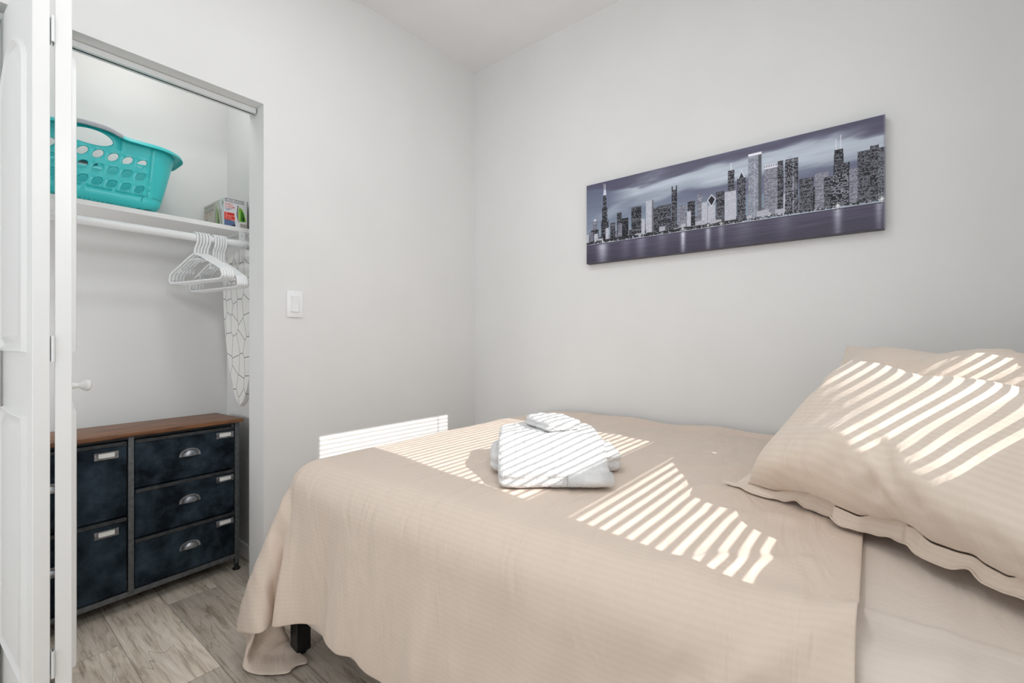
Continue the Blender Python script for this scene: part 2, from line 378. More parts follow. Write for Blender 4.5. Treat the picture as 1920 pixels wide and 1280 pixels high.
# unseen glazed door added behind the viewer for soft daylight fill: frame, panes
def glazed(name, x0, x1, y0, y1, z0, z1, along):
    r_ = struct(bpy.data.objects.new(name, None)); C.objects.link(r_); r_.location = ((x0+x1)/2, (y0+y1)/2, z0)
    bm = bmesh.new(); f_ = .05
    if along == 'y':
        for a_, b_ in ((y0, y0+f_), (y1-f_, y1)): bx(bm, x0, x1, a_, b_, z0, z1)
        for a_, b_ in ((z0, z0+f_), (z1-f_, z1), ((z0+z1)/2-.02, (z0+z1)/2+.02)): bx(bm, x0, x1, y0+f_, y1-f_, a_, b_)
        g_ = box((x0+x1)/2-.002, (x0+x1)/2+.002, y0+f_, y1-f_, z0+f_, z1-f_)
    else:
        for a_, b_ in ((x0, x0+f_), (x1-f_, x1), ((x0+x1)/2-.03, (x0+x1)/2+.03)): bx(bm, a_, b_, y0, y1, z0, z1)
        for a_, b_ in ((z0, z0+f_), (z1-f_, z1)): bx(bm, x0+f_, x1-f_, y0, y1, a_, b_)
        g_ = box(x0+f_, x1-f_, (y0+y1)/2-.002, (y0+y1)/2+.002, z0+f_, z1-f_)
    obj('frame', inv(bm, r_), M['white'], r_); obj('pane', inv(g_, r_), gm, r_)
glazed('added_glazed_door', .225, 2.075, YB-.10, YB-.05, .005, 2.145, 'x')
def portal(loc, rot, sx_, sy_):
    d = bpy.data.lights.new('sky_portal', 'AREA'); d.shape = 'RECTANGLE'; d.size = sx_; d.size_y = sy_; d.cycles.is_portal = True
    o = bpy.data.objects.new('sky_portal', d); C.objects.link(o); o.location = loc; o.rotation_euler = rot
portal((XW+.13, (WY0+WY1)/2, (WZ0+WZ1)/2), (0, PI/2, 0), WZ1-WZ0, WY1-WY0)
portal((1.15, YB-.15, 1.075), (PI/2, 0, 0), 1.86, 2.15)

# mini blind hanging in the window (tilted slats cast the stripes)
bl = thing('window_blind', 'white mini blind with narrow tilted slats hanging in the window over the bed head', 'blind', (XW-.03, (WY0+WY1)/2, WZ0+.02))
bm = bmesh.new(); z = .985
while z < 2.240:
    ph = math.radians(19.5 if z > 1.36 else 14.5); c, s = math.cos(ph)*.0125, math.sin(ph)*.0125
    xc = XW-.032
    q = [(xc-c, -s), (xc, .0012), (xc+c, s)]
    top = [bm.verts.new((x_, y_, z+dz)) for y_ in (-1.40, -.560) for x_, dz in q]
    for i in range(2): bm.faces.new((top[i], top[i+1], top[i+4], top[i+3]))
    z += .0215
sl = obj('slats', inv(bm, bl), M['plastic_white'], bl); sd = sl.modifiers.new('s','SOLIDIFY'); sd.thickness = .0006
obj('head_rail', inv(box(XW-.05, XW-.012, -1.405, -.555, 2.252, 2.290, .003, 1), bl), M['plastic_white'], bl)
obj('bottom_rail', inv(box(XW-.044, XW-.02, -1.40, -.56, 0.955, 0.972, .003, 1), bl), M['plastic_white'], bl)
for y_ in (-.640,):
    obj('ladder_cord', inv(box(XW-.0455, XW-.0440, y_-.003, y_+.003, .972, 2.250), bl), M['plastic_white'], bl)

# unseen fill lights added overhead, shaped as flush discs
def em_mat(name, col, st):
    m = mat(name, col, .4); b = m.node_tree.nodes['Principled BSDF']; b.inputs['Emission Color'].default_value = (*col,1); b.inputs['Emission Strength'].default_value = st; return m
M['fillglow'] = em_mat('fill_light_glow', (1,.98,.96), 3)  # glowing shell shared by the added fill lights
FILL_LIGHTS = [((1.25,-2.75), 'added white round ceiling fill light behind the viewer, nearer the back wall', 4),
         ((1.05,-1.35), 'added white round ceiling fill light above the middle of the room', 6)]
for (lx, ly), lab, pw in FILL_LIGHTS:
    t_ = thing('ceiling_fill_light', lab, 'lamp', (lx, ly, CEIL-.001), group='added ceiling fill lights')
    obj('base', lathe(bmesh.new(), [(.16,0),(.16,-.02),(.14,-.03)], n=32), M['white'], t_, 30)
    obj('fill_light_shade', lathe(bmesh.new(), [(.14,-.031),(.135,-.05),(.10,-.07),(.04,-.08)], n=32), M['fillglow'], t_, 40)
    d = bpy.data.lights.new('fill_light', 'AREA'); d.shape = 'DISK'; d.size = .34; d.energy = pw; d.color = (.95, .98, 1)
    lo = bpy.data.objects.new('fill_light', d); C.objects.link(lo); lo.parent = t_; lo.location = (0,0,-.085)
sc_ = thing('wall_fill_light', 'added white drum fill light high on the window wall beside the viewer', 'lamp', (XW-.001, -1.95, 1.95))  # unseen fill light added opposite the closet to brighten it
obj('back_plate', box(-.012, 0, -.05, .05, -.07, .07, .003, 2), M['white'], sc_, 40)
obj('arm', tube(bmesh.new(), [(-.012,0,0),(-.04,0,0)], .008, 10), M['white'], sc_, 60)
obj('fill_light_shade', box(-.075, -.04, -.15, .15, -.15, .15, .012, 4), M['fillglow'], sc_, 40)
d = bpy.data.lights.new('fill_light', 'AREA'); d.shape = 'SQUARE'; d.size = .30; d.energy = 7.6; d.color = (.95, .98, 1)
lo = bpy.data.objects.new('fill_light', d); C.objects.link(lo); lo.parent = sc_; lo.location = (-.080,0,0); lo.rotation_euler = (0, PI/2, 0)
cl = thing('closet_fill_light', 'small pendant fill light added under the closet ceiling, unseen above the header', 'lamp', (-.30, -1.60, 2.42))  # added above the opening, out of sight, to lift the upper closet
obj('base', lathe(bmesh.new(), [(.05,.2135),(.05,.20),(.008,.19),(.008,.0),(.06,0),(.06,-.015),(.05,-.02)], n=24), M['white'], cl, 30)
obj('fill_light_shade', lathe(bmesh.new(), [(.05,-.021),(.045,-.05),(.02,-.065)], n=24), M['fillglow'], cl, 40)
d = bpy.data.lights.new('fill_light', 'POINT'); d.energy = 3; d.shadow_soft_size = .10; d.color = (1,.97,.95)
lo = bpy.data.objects.new('fill_light', d); C.objects.link(lo); lo.parent = cl; lo.location = (0,0,-.14)

ce_ = thing('closet_fill_light', 'small round fill light added on the hidden closet end wall behind the folded doors', 'lamp', (-.42, CY0+.001, .95))  # added behind the doors to brighten the closet below the shelf
obj('base', lathe(bmesh.new(), [(.13,0),(.13,.015),(.12,.02)], axis='Y', n=28), M['white'], ce_, 30)
obj('fill_light_shade', lathe(bmesh.new(), [(.12,.021),(.11,.04),(.06,.055)], axis='Y', n=28), M['fillglow'], ce_, 40)
d = bpy.data.lights.new('fill_light', 'AREA'); d.shape = 'DISK'; d.size = .24; d.energy = 2.5; d.color = (.95, .98, 1)
lo = bpy.data.objects.new('fill_light', d); C.objects.link(lo); lo.parent = ce_; lo.location = (0,.06,0); lo.rotation_euler = (PI/2, 0, 0)

# ------------------------------------------------------------------ bifold closet door
dr = struct(bpy.data.objects.new('door_1', None)); C.objects.link(dr); dr.location = (-.06, -1.95, 0)
def slab(pa, pb, th, side, z0=.015, z1=2.0):
    """vertical slab from apex edge pa to back edge pb (xy of its camera-side face), th thick toward side*normal"""
    a, b_ = Vector((*pa,0)), Vector((*pb,0)); d_ = (b_-a).normalized(); nrm = Vector((-d_.y, d_.x, 0))*side
    bm = bmesh.new(); L_ = (b_-a).length
    bx(bm, 0, L_, 0, th, z0, z1, .0015, 1)
    R = Matrix((( d_.x, nrm.x, 0, a.x), (d_.y, nrm.y, 0, a.y), (0,0,1,0), (0,0,0,1)))
    bmesh.ops.transform(bm, matrix=R, verts=bm.verts[:])
    bmesh.ops.recalc_face_normals(bm, faces=bm.faces[:])
    return bm, R, L_
def raised(R, L_, z0, z1, arch, fy, sgn):
    """raised panel moulding on the face at local y=fy pointing sgn"""
    def outline(ins):
        x0, x1, a0, a1 = .062+ins, L_-.062-ins, z0+ins, z1-ins
        pts = [(x0,a0),(x1,a0)]
        if arch:
            n_ = 18
            for i in range(n_+1):
                u = 1-i/n_; s_ = math.sin(PI*u)
                pts.append((x0+(x1-x0)*u, a1-.085+ .085*s_**.75))
        else: pts += [(x1,a1),(x0,a1)]
        return pts
    bm = bmesh.new(); rings = []
    for ins, h in ((0,-.0005),(.003,.009),(.009,.010),(.018,.0012),(.022,.0010),(.040,.0095),(.044,.0098)):
        rings.append([bm.verts.new((x, fy+sgn*h, z)) for x, z in outline(ins)])
    for A, B in zip(rings, rings[1:]):
        for k in range(len(A)): bm.faces.new((A[k], A[(k+1)%len(A)], B[(k+1)%len(A)], B[k]))
    bm.faces.new(rings[-1])
    bmesh.ops.transform(bm, matrix=R, verts=bm.verts[:]); bmesh.ops.recalc_face_normals(bm, faces=bm.faces[:])
    return bm
def mi4(root): return (Matrix.Translation(root.location)).inverted()
def addp(name, bm, m, root, parent, sm=None):
    bmesh.ops.transform(bm, matrix=mi4(root), verts=bm.verts[:]); return obj(name, bm, m, parent, sm)
bm, R, L_ = slab((.37,-1.946), (-.055,-1.974), .031, -1)
pl = addp('door_panel', bm, M['white'], dr, dr)
for z0_, z1_, ar in ((1.03,1.86,True),(.20,.875,False)): addp('raised_panel', raised(R, L_, z0_, z1_, ar, 0, -1), M['white'], dr, pl, 35)
bm, R2, L2 = slab((.37,-1.876), (-.055,-1.829), .031, 1)
pr = addp('door_panel', bm, M['white'], dr, dr)
for z0_, z1_, ar in ((1.03,1.86,True),(.20,.875,False)): addp('raised_panel', raised(R2, L2, z0_, z1_, ar, 0, -1), M['white'], dr, pr, 35)
bm = lathe(bmesh.new(), [(.008,-.001),(.009,.004),(.0065,.012),(.0075,.018),(.0145,.026),(.0165,.033),(.013,.040),(.005,.043)], axis='Y', n=20)
bmesh.ops.transform(bm, matrix=Matrix.Translation((.215,-1.8585,.935)) @ Matrix.Rotation(math.radians(-6),4,'Z'), verts=bm.verts[:])
addp('knob', bm, M['white'], dr, pr, 40)
for zc in (1.83, 1.04, .26):
    bm = bmesh.new(); bx(bm, .345, .368, -1.9135, -1.9120, zc-.032, zc+.032); bx(bm, .345, .368, -1.9085, -1.9070, zc-.032, zc+.032)
    tube(bm, [(.371,-1.9105,zc-.032),(.371,-1.9105,zc+.032)], .0032, 10)
    addp('hinge', bm, M['steel'] if zc < 0 else M['alu'], dr, pl, 40)

# ------------------------------------------------------------------ light switch
sw = thing('light_switch', 'white rocker light switch on the wall right of the closet', 'switch', (.0005, -1.1325, 1.219))
obj('cover_plate', box(0, .006, -.035, .035, -.057, .057, .003, 2), M['plastic_white'], sw, 40)
bm = bmesh.new(); bx(bm, .0055,.0095,-.017,-.0155,-.034,.034); bx(bm, .0055,.0095,.0155,.017,-.034,.034); bx(bm, .0055,.0095,-.017,.017,.0325,.034); bx(bm, .0055,.0095,-.017,.017,-.034,-.0325)
obj('bezel', bm, M['plastic_white'], sw)
bm = bmesh.new(); prism(bm, [(.005,-.015,-.032),(.008,-.015,-.032),(.0085,-.015,0),(.0125,-.015,.032),(.005,-.015,.032)], (0,.030,0)); obj('rocker', bm, M['plastic_white'], sw)
for zc in (.048,-.048): obj('screw', lathe(bmesh.new(), [(.003,.0055),(.003,.0068),(.0015,.007)], axis='X', at=(0,0,zc), n=12), M['alu'], sw, 40)

# ------------------------------------------------------------------ skyline print on the right wall
def skyline():
    W_, H_ = 1000, 330
    P = Paint(W_, H_, (.3,.3,.35)); a = P.a; rs = np.random.RandomState(5)
    yy, xx = np.mgrid[0:H_, 0:W_]; u = xx/W_; v = yy/H_
    def fb(sx, sy, oct_=5, seed=0, rot=0.0):
        r = np.random.RandomState(seed); out = np.zeros((H_, W_)); amp = 1; tot = 0
        U = u*math.cos(rot)*3+v*math.sin(rot); V = -u*math.sin(rot)*3+v*math.cos(rot)
        for o_ in range(oct_):
            gx, gy = int(sx*2**o_)+3, int(sy*2**o_)+3; g_ = r.rand(gy*2+8, gx*2+8)
            fx = (U-U.min())/(U.max()-U.min())*gx; fy = (V-V.min())/(V.max()-V.min())*gy
            ix = fx.astype(int); iy = fy.astype(int); tx = fx-ix; ty = fy-iy; tx = tx*tx*(3-2*tx); ty = ty*ty*(3-2*ty)
            out += amp*((g_[iy,ix]*(1-tx)+g_[iy,ix+1]*tx)*(1-ty)+(g_[iy+1,ix]*(1-tx)+g_[iy+1,ix+1]*tx)*ty); tot += amp; amp *= .5
        return out/tot
    hz = .235   # waterline height (fraction)
    # sky
    base = np.array([.38,.40,.50]); mid = np.array([.57,.63,.70]); lite = np.array([.76,.80,.85]); dark = np.array([.33,.32,.41])
    sky = np.zeros((H_,W_,3)); k = np.clip((v-hz)/(1-hz),0,1)[...,None]
    sky = mid*(1-k)+base*k
    c1 = fb(4, 9, 5, 3, .10)
    def band(cv, wd, st, x0, x1, sl, col):
        c = np.clip(1-((v-(cv+sl*(u-.5))+(c1-.5)*.22)/wd)**2, 0, 1)*st*np.clip((u-x0)/.12,0,1)*np.clip((x1-u)/.12,0,1)
        nonlocal sky; c = c[...,None]; sky = sky*(1-c)+col*c
    band(.80,.17,.95,.10,1.2,.00,lite); band(.96,.09,.9,-.2,1.2,-.02,dark); band(.60,.07,.6,.35,1.2,-.06,dark*1.15)
    band(.86,.045,.8,.0,.34,-.1,dark); band(.74,.07,.6,.02,.22,.3,lite); band(.45,.08,.5,.2,.75,.05,np.array([.52,.60,.66]))
    band(.55,.04,.35,.0,.2,.3,lite)
    a[:] = sky*(.94+.12*fb(10,40,4,9,.02)[...,None])
    # water
    wv = v < hz
    wat = np.array([.33,.31,.40])*(1-.25*(hz-v)[...,None]/hz)+ (fb(12,160,3,21)[...,None]-.5)*.12
    a[wv] = wat[wv]
    for x, wd, st in ((.075,.022,.75),(.245,.020,.35),(.41,.008,.95),(.50,.008,.7),(.545,.01,.35),(.18,.02,.18),(.885,.010,.6),(.985,.008,.5),(.62,.03,.16),(.74,.02,.15),(.33,.02,.2)):
        gl_ = np.exp(-((u-x)/wd)**2)*st*np.clip((hz-v)/.015,0,1)*np.clip(1.15-(hz-v)/hz*.75,0,1)*(.75+.5*fb(4,170,2,33))
        gl_ = (gl_*wv)[...,None]; a[:] = a*(1-gl_)+np.array([.86,.87,.93])*gl_
    yb = int(hz*H_)+8
    def bld(x0, x1, top, tone, wn=.5, cw=3, ch=3, edge=0, base=None):
        X0, X1, T = int(x0*W_), int(x1*W_), int(top*H_)
        B0 = yb if base is None else int(base*H_); P.rect(X0, B0, X1, T, tone)
        for y_ in range(B0+1, T-1, ch):
            run = rs.rand() < .16; wn_ = wn*rs.choice([.6,1,1.4])
            for x_ in range(X0+1, X1-1, cw):
                q = rs.rand()
                if q < wn_ or run:
                    b_ = .6+.4*rs.rand(); P.rect(x_, y_, x_+max(1,cw-1), y_+max(1,ch-1), (b_*.93, b_*.94, b_), .9)
        if edge: P.rect(X1-max(2,(X1-X0)//4), B0, X1, T, tuple(np.array(tone)*edge), .7)
    D = (.08,.08,.12); Gy = (.42,.42,.48); Lt = (.74,.75,.80)
    # far jumble then landmark outlines, left to right
    x = 0
    while x < 1:
        w__ = rs.uniform(.012,.03); h_ = hz+rs.uniform(.06,.16)+(.10 if x > .72 else 0); bld(x, x+w__, h_, (D,Gy,Lt)[rs.choice(3,p=[.5,.3,.2])], .45); x += w__*.8
    bld(.030,.050,.53,Gy,.35); bld(.022,.058,.42,D,.4); P.blob(40,int(.54*H_),8,6,(.95,.95,1))
    bld(.000,.012,.38,Lt,.2); bld(.015,.032,.40,Gy,.5); bld(.036,.055,.37,Lt,.3)
    bld(.070,.104,.52,D,.35); bld(.074,.098,.68,D,.35); bld(.079,.094,.83,D,.28)
    P.poly([(.079*W_,.83*H_),(.094*W_,.83*H_),(.091*W_,.90*H_),(.082*W_,.90*H_)],(.85,.86,.92)); P.rect(82,.9*H_,84,.975*H_,(.95,.95,1)); P.rect(88,.9*H_,90,.965*H_,(.95,.95,1))
    P.blob(98,int(.36*H_),9,13,(.97,.97,1)); bld(.090,.104,.42,Lt,.2)
    bld(.112,.134,.47,D,.4); bld(.142,.162,.58,D,.35); bld(.158,.192,.50,D,.12); bld(.145,.165,.45,Gy,.5)
    bld(.205,.247,.61,D,.35); bld(.247,.262,.46,Lt,.3); bld(.266,.297,.655,Lt,.45,edge=.45); bld(.297,.312,.56,D,.35)
    bld(.312,.365,.57,D,.5); bld(.368,.388,.72,D,.5); P.rect(368,.70*H_,372,.765*H_,D); P.rect(384,.70*H_,388,.765*H_,D)
    bld(.392,.425,.53,Gy,.65); bld(.428,.455,.56,D,.3); bld(.462,.480,.62,Gy,.6); bld(.478,.498,.52,Lt,.5); bld(.425,.440,.45,Lt,.3)
    bld(.500,.525,.475,Lt,.2); P.poly([(.497*W_,.53*H_),(.5125*W_,.59*H_),(.528*W_,.53*H_),(.5125*W_,.455*H_)],(.9,.9,.95)); P.poly([(.5005*W_,.53*H_),(.5125*W_,.575*H_),(.5245*W_,.53*H_),(.5125*W_,.47*H_)],D)
    bld(.528,.556,.60,D,.5); bld(.568,.589,.80,D,.45); P.rect(577,.80*H_,579,.88*H_,(.95,.95,1)); bld(.557,.594,.585,Lt,.3)
    bld(.598,.625,.70,D,.5); P.poly([(.600*W_,.70*H_),(.6115*W_,.80*H_),(.623*W_,.70*H_)],(.8,.82,.88)); P.poly([(.604*W_,.70*H_),(.6115*W_,.755*H_),(.619*W_,.70*H_)],D)
    bld(.633,.674,.925,(.50,.52,.58),.6,4,3,edge=.45); P.rect(633,.90*H_,674,.925*H_,(.96,.96,1)); P.rect(652,.26*H_,653,.93*H_,(.85,.87,.92))
    bld(.682,.735,.77,Gy,.75); P.rect(682,.735*H_,728,.75*H_,(.9,.9,.95)); 
    for q in range(684,730,7): P.rect(q,.75*H_,q+4,.785*H_,(.85,.85,.9))
    bld(.722,.738,.79,D,.4); bld(.742,.780,.79,D,.6,3,4); P.blob(757,.80*H_,9,6,(.7,.72,.8)); P.rect(742,.28*H_,743,.79*H_,Lt); P.rect(766,.28*H_,767,.79*H_,Lt)
    bld(.784,.822,.57,D,.65); bld(.826,.862,.60,Gy,.7); bld(.850,.872,.55,D,.6)
    P.poly([(.873*W_,.40*H_),(.903*W_,.40*H_),(.899*W_,.78*H_),(.877*W_,.78*H_)],D); bld(.877,.899,.77,D,.4); P.rect(880,.78*H_,882,.88*H_,(.9,.9,.95)); P.rect(892,.78*H_,894,.91*H_,(.9,.9,.95))
    bld(.892,.915,.65,D,.5); bld(.868,.912,.55,D,.6,4,4); bld(.914,.94,.58,Gy,.7); bld(.935,.968,.72,D,.6); bld(.965,.985,.75,D,.6); bld(.983,1.0,.72,(.2,.22,.25),.6)
    for i in range(26):     # low pale blocks in front
        x = rs.uniform(0,.72); bld(x, x+rs.uniform(.015,.04), hz+rs.uniform(.03,.10), (.70,.70,.75), .25, 3, 3)
    # shore: trees, lights
    for i in range(420):
        x = rs.rand()*W_; r = rs.uniform(2,6)*(1.3 if x < .6*W_ else .7); P_y = hz*H_+5+rs.uniform(0,7)
        if x < 60 or rs.rand() < .85:
            x0_, x1_, y0_, y1_ = int(x-r), int(x+r), int(P_y-r*.5), int(P_y+r*.7); P.rect(x0_, y0_, x1_, y1_, (.09,.09,.11), .8)
    for i in range(330):
        x = rs.rand()*W_; y_ = hz*H_+rs.uniform(1,10); P.rect(x, y_, x+rs.choice([1,2,3]), y_+rs.choice([1,2]), (.98,.97,1), .9)
    P.rect(0, hz*H_-2, W_, hz*H_, (.08,.08,.10)); P.rect(0, hz*H_, W_, hz*H_+2, (.80,.80,.85), .8)
    for x, r in ((.41,16),(.50,12),(.545,10),(.885,20),(.992,20),(.075,8)):
        X_, Y_ = x*W_, hz*H_+9; P.blob(X_, Y_, r*.35, r*.35, (1,1,1)); P.blob(X_, Y_, r*1.3, 1.3, (1,1,1), .8); P.blob(X_, Y_, 1.3, r*1.2, (1,1,1), .8)
        for s_ in (-1,1):
            for q in range(int(r*.9)): P.rect(X_+q*.7, Y_+s_*q*.7, X_+q*.7+1, Y_+s_*q*.7+1, (1,1,1), .5); P.rect(X_-q*.7, Y_+s_*q*.7, X_-q*.7+1, Y_+s_*q*.7+1, (1,1,1), .5)
    a += (rs.rand(H_,W_,1)-.5)*.02
    P.rect(0,0,W_,2,(.25,.24,.29)); P.rect(W_-3,0,W_-1,H_,(.55,.55,.6)); np.clip(a,0,1,out=a)
    return P
cv = thing('canvas_print', 'long panoramic canvas print of a city skyline at night on the wall above the bed', 'picture', (1.398, -.0005, 1.452))
P = skyline(); cw, chh, ct = 1.178, .399, .030
grid = printed_grid(P, (-cw/2, -ct, 0), (1,0,0), (0,0,1), cw, chh)
hx = cw/2
sides = [([(-hx,-ct,0),(-hx,-ct,chh),(-hx,0,chh),(-hx,0,0)],[(0,1,2,3)],(.40,.38,.44)), ([(hx,-ct,0),(hx,0,0),(hx,0,chh),(hx,-ct,chh)],[(0,1,2,3)],(.40,.38,.44)),
         ([(-hx,-ct,0),(-hx,0,0),(hx,0,0),(hx,-ct,0)],[(0,1,2,3)],(.22,.21,.25)), ([(-hx,-ct,chh),(hx,-ct,chh),(hx,0,chh),(-hx,0,chh)],[(0,1,2,3)],(.3,.28,.34)),
         ([(-hx,0,0),(-hx,0,chh),(hx,0,chh),(hx,0,0)],[(0,1,2,3)],(.5,.48,.45))]
painted_mesh('canvas', M['print'], [grid], sides, cv)

# ------------------------------------------------------------------ closet shelf, rod
SHZ = 1.595
sh = tag(obj('closet_shelf', box(CX+.001, -.38, CY0+.002, CY1-.002, SHZ-.020, SHZ, .0012, 1), M['shelf'], sm=30), 'long white shelf across the closet above the hanging rod', 'shelf')
rd = thing('closet_rod', 'round white hanging rod under the closet shelf', 'rod', (-.36, CY1-.002, 1.512))
bm = bmesh.new(); tube(bm, [(-.36, CY0+.003, 1.512), (-.36, CY1-.006, 1.512)], .016, 24); obj('pole', inv(bm, rd), M['plastic_white'], rd, 60)
bm = bmesh.new(); lathe(bm, [(.026,0),(.026,.003),(.02,.006)], axis='Y', at=(-.36, CY1-.008, 1.512)); obj('end_socket', inv(bm, rd), M['plastic_white'], rd, 40)
br = thing('shelf_bracket', 'white metal bracket holding the shelf and rod at the right closet end', 'bracket', (-.38, -1.196, 1.50))
bm = bmesh.new(); bx(bm, -.3835,-.3805,-1.209,-1.183,1.528,SHZ-.0205,.0005,1); bx(bm, CX+.014,-.3815,-1.204,-1.188,SHZ-.026,SHZ-.0205,.0005,1)
obj('arm', inv(bm, br), M['alu'], br)
bm = bmesh.new(); tube(bm, [(-.384,-1.196,1.531),(-.45,-1.196,1.548),(-.54,-1.196,1.568)], .004, 8); obj('brace', inv(bm, br), M['alu'], br, 60)
bm = bmesh.new(); tube(bm, [(-.36+.021*math.cos(q),-1.196,1.512+.021*math.sin(q)) for q in [PI*k/10 for k in range(-1, -11, -1)]], .0035, 8); obj('cradle', inv(bm, br), M['alu'], br, 60)
obj('screw', inv(lathe(bmesh.new(), [(.004,-.3805),(.004,-.3788),(.002,-.378)], axis='X', at=(0,-1.196,1.556), n=14), br), M['steel'], br, 40)

# ------------------------------------------------------------------ laundry basket
bk = thing('laundry_basket', 'turquoise plastic laundry basket with oval holes on the closet shelf', 'basket', (-.480, -1.733, SHZ+.003))
def bk_dims(z):
    k = min(1, max(0, z/.25)); a_ = .222+.062*k**.9; b_ = .112+.030*k**.9; r = .055+.045*k
    if z < .022: d = .020*(1-z/.022)**2; a_ -= d; b_ -= d
    return a_, b_, r
def bk_map(p, z, out=0.0):
    """p in 0..4: front, right corner.. ; front side is +x"""
    a_, b_, r = bk_dims(z); r = min(r, b_*.8)
    A, B = a_-r, b_-r
    q = p % 4; i = int(q); f = q-i
    # each unit: straight (0..0.76) then corner (0.76..1)
    S = .76
    seq = [((B+r, -A), (B+r, A), 0), ((B, A+r), (-B, A+r), 90), ((-B-r, A), (-B-r, -A), 180), ((-B, -A-r), (B, -A-r), 270)]
    p0, p1, ang = seq[i]
    if f <= S:
        t_ = f/S; x = p0[0]+(p1[0]-p0[0])*t_; y = p0[1]+(p1[1]-p0[1])*t_; nx, ny = math.cos(math.radians(ang)), math.sin(math.radians(ang))
    else:
        t_ = (f-S)/(1-S); an = math.radians(ang+90*t_)
        cx_, cy_ = [(B,A),(-B,A),(-B,-A),(B,-A)][i]; x = cx_+r*math.cos(an); y = cy_+r*math.sin(an); nx, ny = math.cos(an), math.sin(an)
    # handle arch lifts the top edge at the middle of the long sides
    if i == 2 and f <= S: z = z-.026*min(1, max(0, (z-.19)/.06))*math.sin(PI*f/S)**.5
    if i == 0 and f <= S:
        u = (f/S-.5)*2; lift = .020*math.exp(-(u/.42)**4); w_ = max(0, (z-.205)/.045)
        z = z+lift*w_
    return Vector((x+nx*out, y+ny*out, z))
bm = bmesh.new()
def patch(p0, p1, z0, z1, ell=None, ns=6, nz=6):
    if ell is None:
        g_ = [[bm.verts.new(bk_map(p0+(p1-p0)*i/ns, z0+(z1-z0)*j/nz)) for i in range(ns+1)] for j in range(nz+1)]
        for j in range(nz):
            for i in range(ns): bm.faces.new((g_[j][i], g_[j][i+1], g_[j+1][i+1], g_[j+1][i]))
        return
    out = [(p0+(p1-p0)*i/ns, z0) for i in range(ns)]+[(p1, z0+(z1-z0)*j/nz) for j in range(nz)]+[(p1-(p1-p0)*i/ns, z1) for i in range(ns)]+[(p0, z1-(z1-z0)*j/nz) for j in range(nz)]
    ex, ez, tl, ex2 = ell; pc, zc = (p0+p1)/2, (z0+z1)/2; sc_ = .40/.76 if True else 1
    ratio = ELL_SC
    inn = []
    for (p, z) in out:
        dx_, dz_ = (p-pc)*ratio, z-zc
        c_, s_ = math.cos(tl), math.sin(tl)
        a1, a2 = dx_*c_+dz_*s_, -dx_*s_+dz_*c_
        k = 1/math.sqrt((a1/ex)**2+(a2/ez)**2)
        inn.append((pc+dx_*k/ratio, zc+dz_*k))
    O = [bm.verts.new(bk_map(*q)) for q in out]
    md_ = [bm.verts.new(bk_map(q[0]+(o_[0]-q[0])*.16, q[1]+(o_[1]-q[1])*.16, .0022)) for q, o_ in zip(inn, out)]
    I = [bm.verts.new(bk_map(*q, -.0004)) for q in inn]
    N_ = len(O)
    for A_, B_ in ((O, md_), (md_, I)):
        for k in range(N_): bm.faces.new((A_[k], A_[(k+1)%N_], B_[(k+1)%N_], B_[k]))
ZR = [.045, .0965, .147, .198, .250]
for side in range(4):
    S = .76; long_ = side in (0, 2)
    nc = 8 if long_ else 3
    ELL_SC = (.385 if long_ else .085)/S      # metres per unit of p along the straight
    e_ = [side+.015*S+(.97*S)*k/nc for k in range(nc+1)]
    edges = [side]+e_+[side+S]
    for zi in range(3):
        patch(edges[0], edges[1], ZR[zi], ZR[zi+1], ns=1); patch(edges[-2], edges[-1], ZR[zi], ZR[zi+1], ns=1)
        for k in range(nc):
            if side == 2: patch(e_[k], e_[k+1], ZR[zi], ZR[zi+1])
            elif long_: patch(e_[k], e_[k+1], ZR[zi], ZR[zi+1], (.0200, .0118, math.radians(42), 0))
            else: patch(e_[k], e_[k+1], ZR[zi], ZR[zi+1], (.010, .0125, 0, 0))
    if long_:
        for k in (0,1,6,7): patch(e_[k], e_[k+1], ZR[3], ZR[4])
        patch(edges[0], edges[1], ZR[3], ZR[4], ns=1); patch(edges[-2], edges[-1], ZR[3], ZR[4], ns=1)
        # wide handle opening spans the four middle columns, its cell a little lower than the rim
        patch(e_[2], e_[6], ZR[3], ZR[4]-.006, (.068, .0195, 0, 0), ns=24); patch(e_[2], e_[6], ZR[4]-.006, ZR[4], ns=24, nz=1)
    else: patch(side, side+S, ZR[3], ZR[4], ns=8)
    patch(side+S, side+1, ZR[0], ZR[4], ns=10, nz=16)
    for z0_, z1_ in ((0,.006),(.006,.013),(.013,.022),(.022,ZR[0])): patch(side, side+1, z0_, z1_, ns=60, nz=1)
cap_ = [bm.verts.new(bk_map(4*k/120, 0)) for k in range(120)]
cc_ = bm.verts.new((0,0,0))
for k in range(120): bm.faces.new((cap_[k], cap_[(k+1)%120], cc_))
bmesh.ops.remove_doubles(bm, verts=bm.verts[:], dist=.0004); bmesh.ops.recalc_face_normals(bm, faces=bm.faces[:])
o = obj('tub', bm, M['teal'], bk, 50); sd = o.modifiers.new('s','SOLIDIFY'); sd.thickness = .0025; sd.offset = -1
bm = bmesh.new(); prof = [(-.001,-.003),(.0,.003),(.006,.006),(.016,.005),(.026,-.001),(.030,-.012),(.0285,-.013),(.024,-.004),(.014,.002),(.004,.001)]
rings = []
NR = 240
for k in range(NR):
    p = 4*k/NR; base = bk_map(p, .250); a0 = bk_map(p, .250, 1.0)-base
    flare = 1.0
    rings.append([bm.verts.new(base+Vector((a0.x*h*flare, a0.y*h*flare, v))) for h, v in prof])
for k in range(NR):
    A_, B_ = rings[k], rings[(k+1)%NR]
    for i in range(len(prof)): bm.faces.new((A_[i], A_[(i+1)%len(prof)], B_[(i+1)%len(prof)], B_[i]))
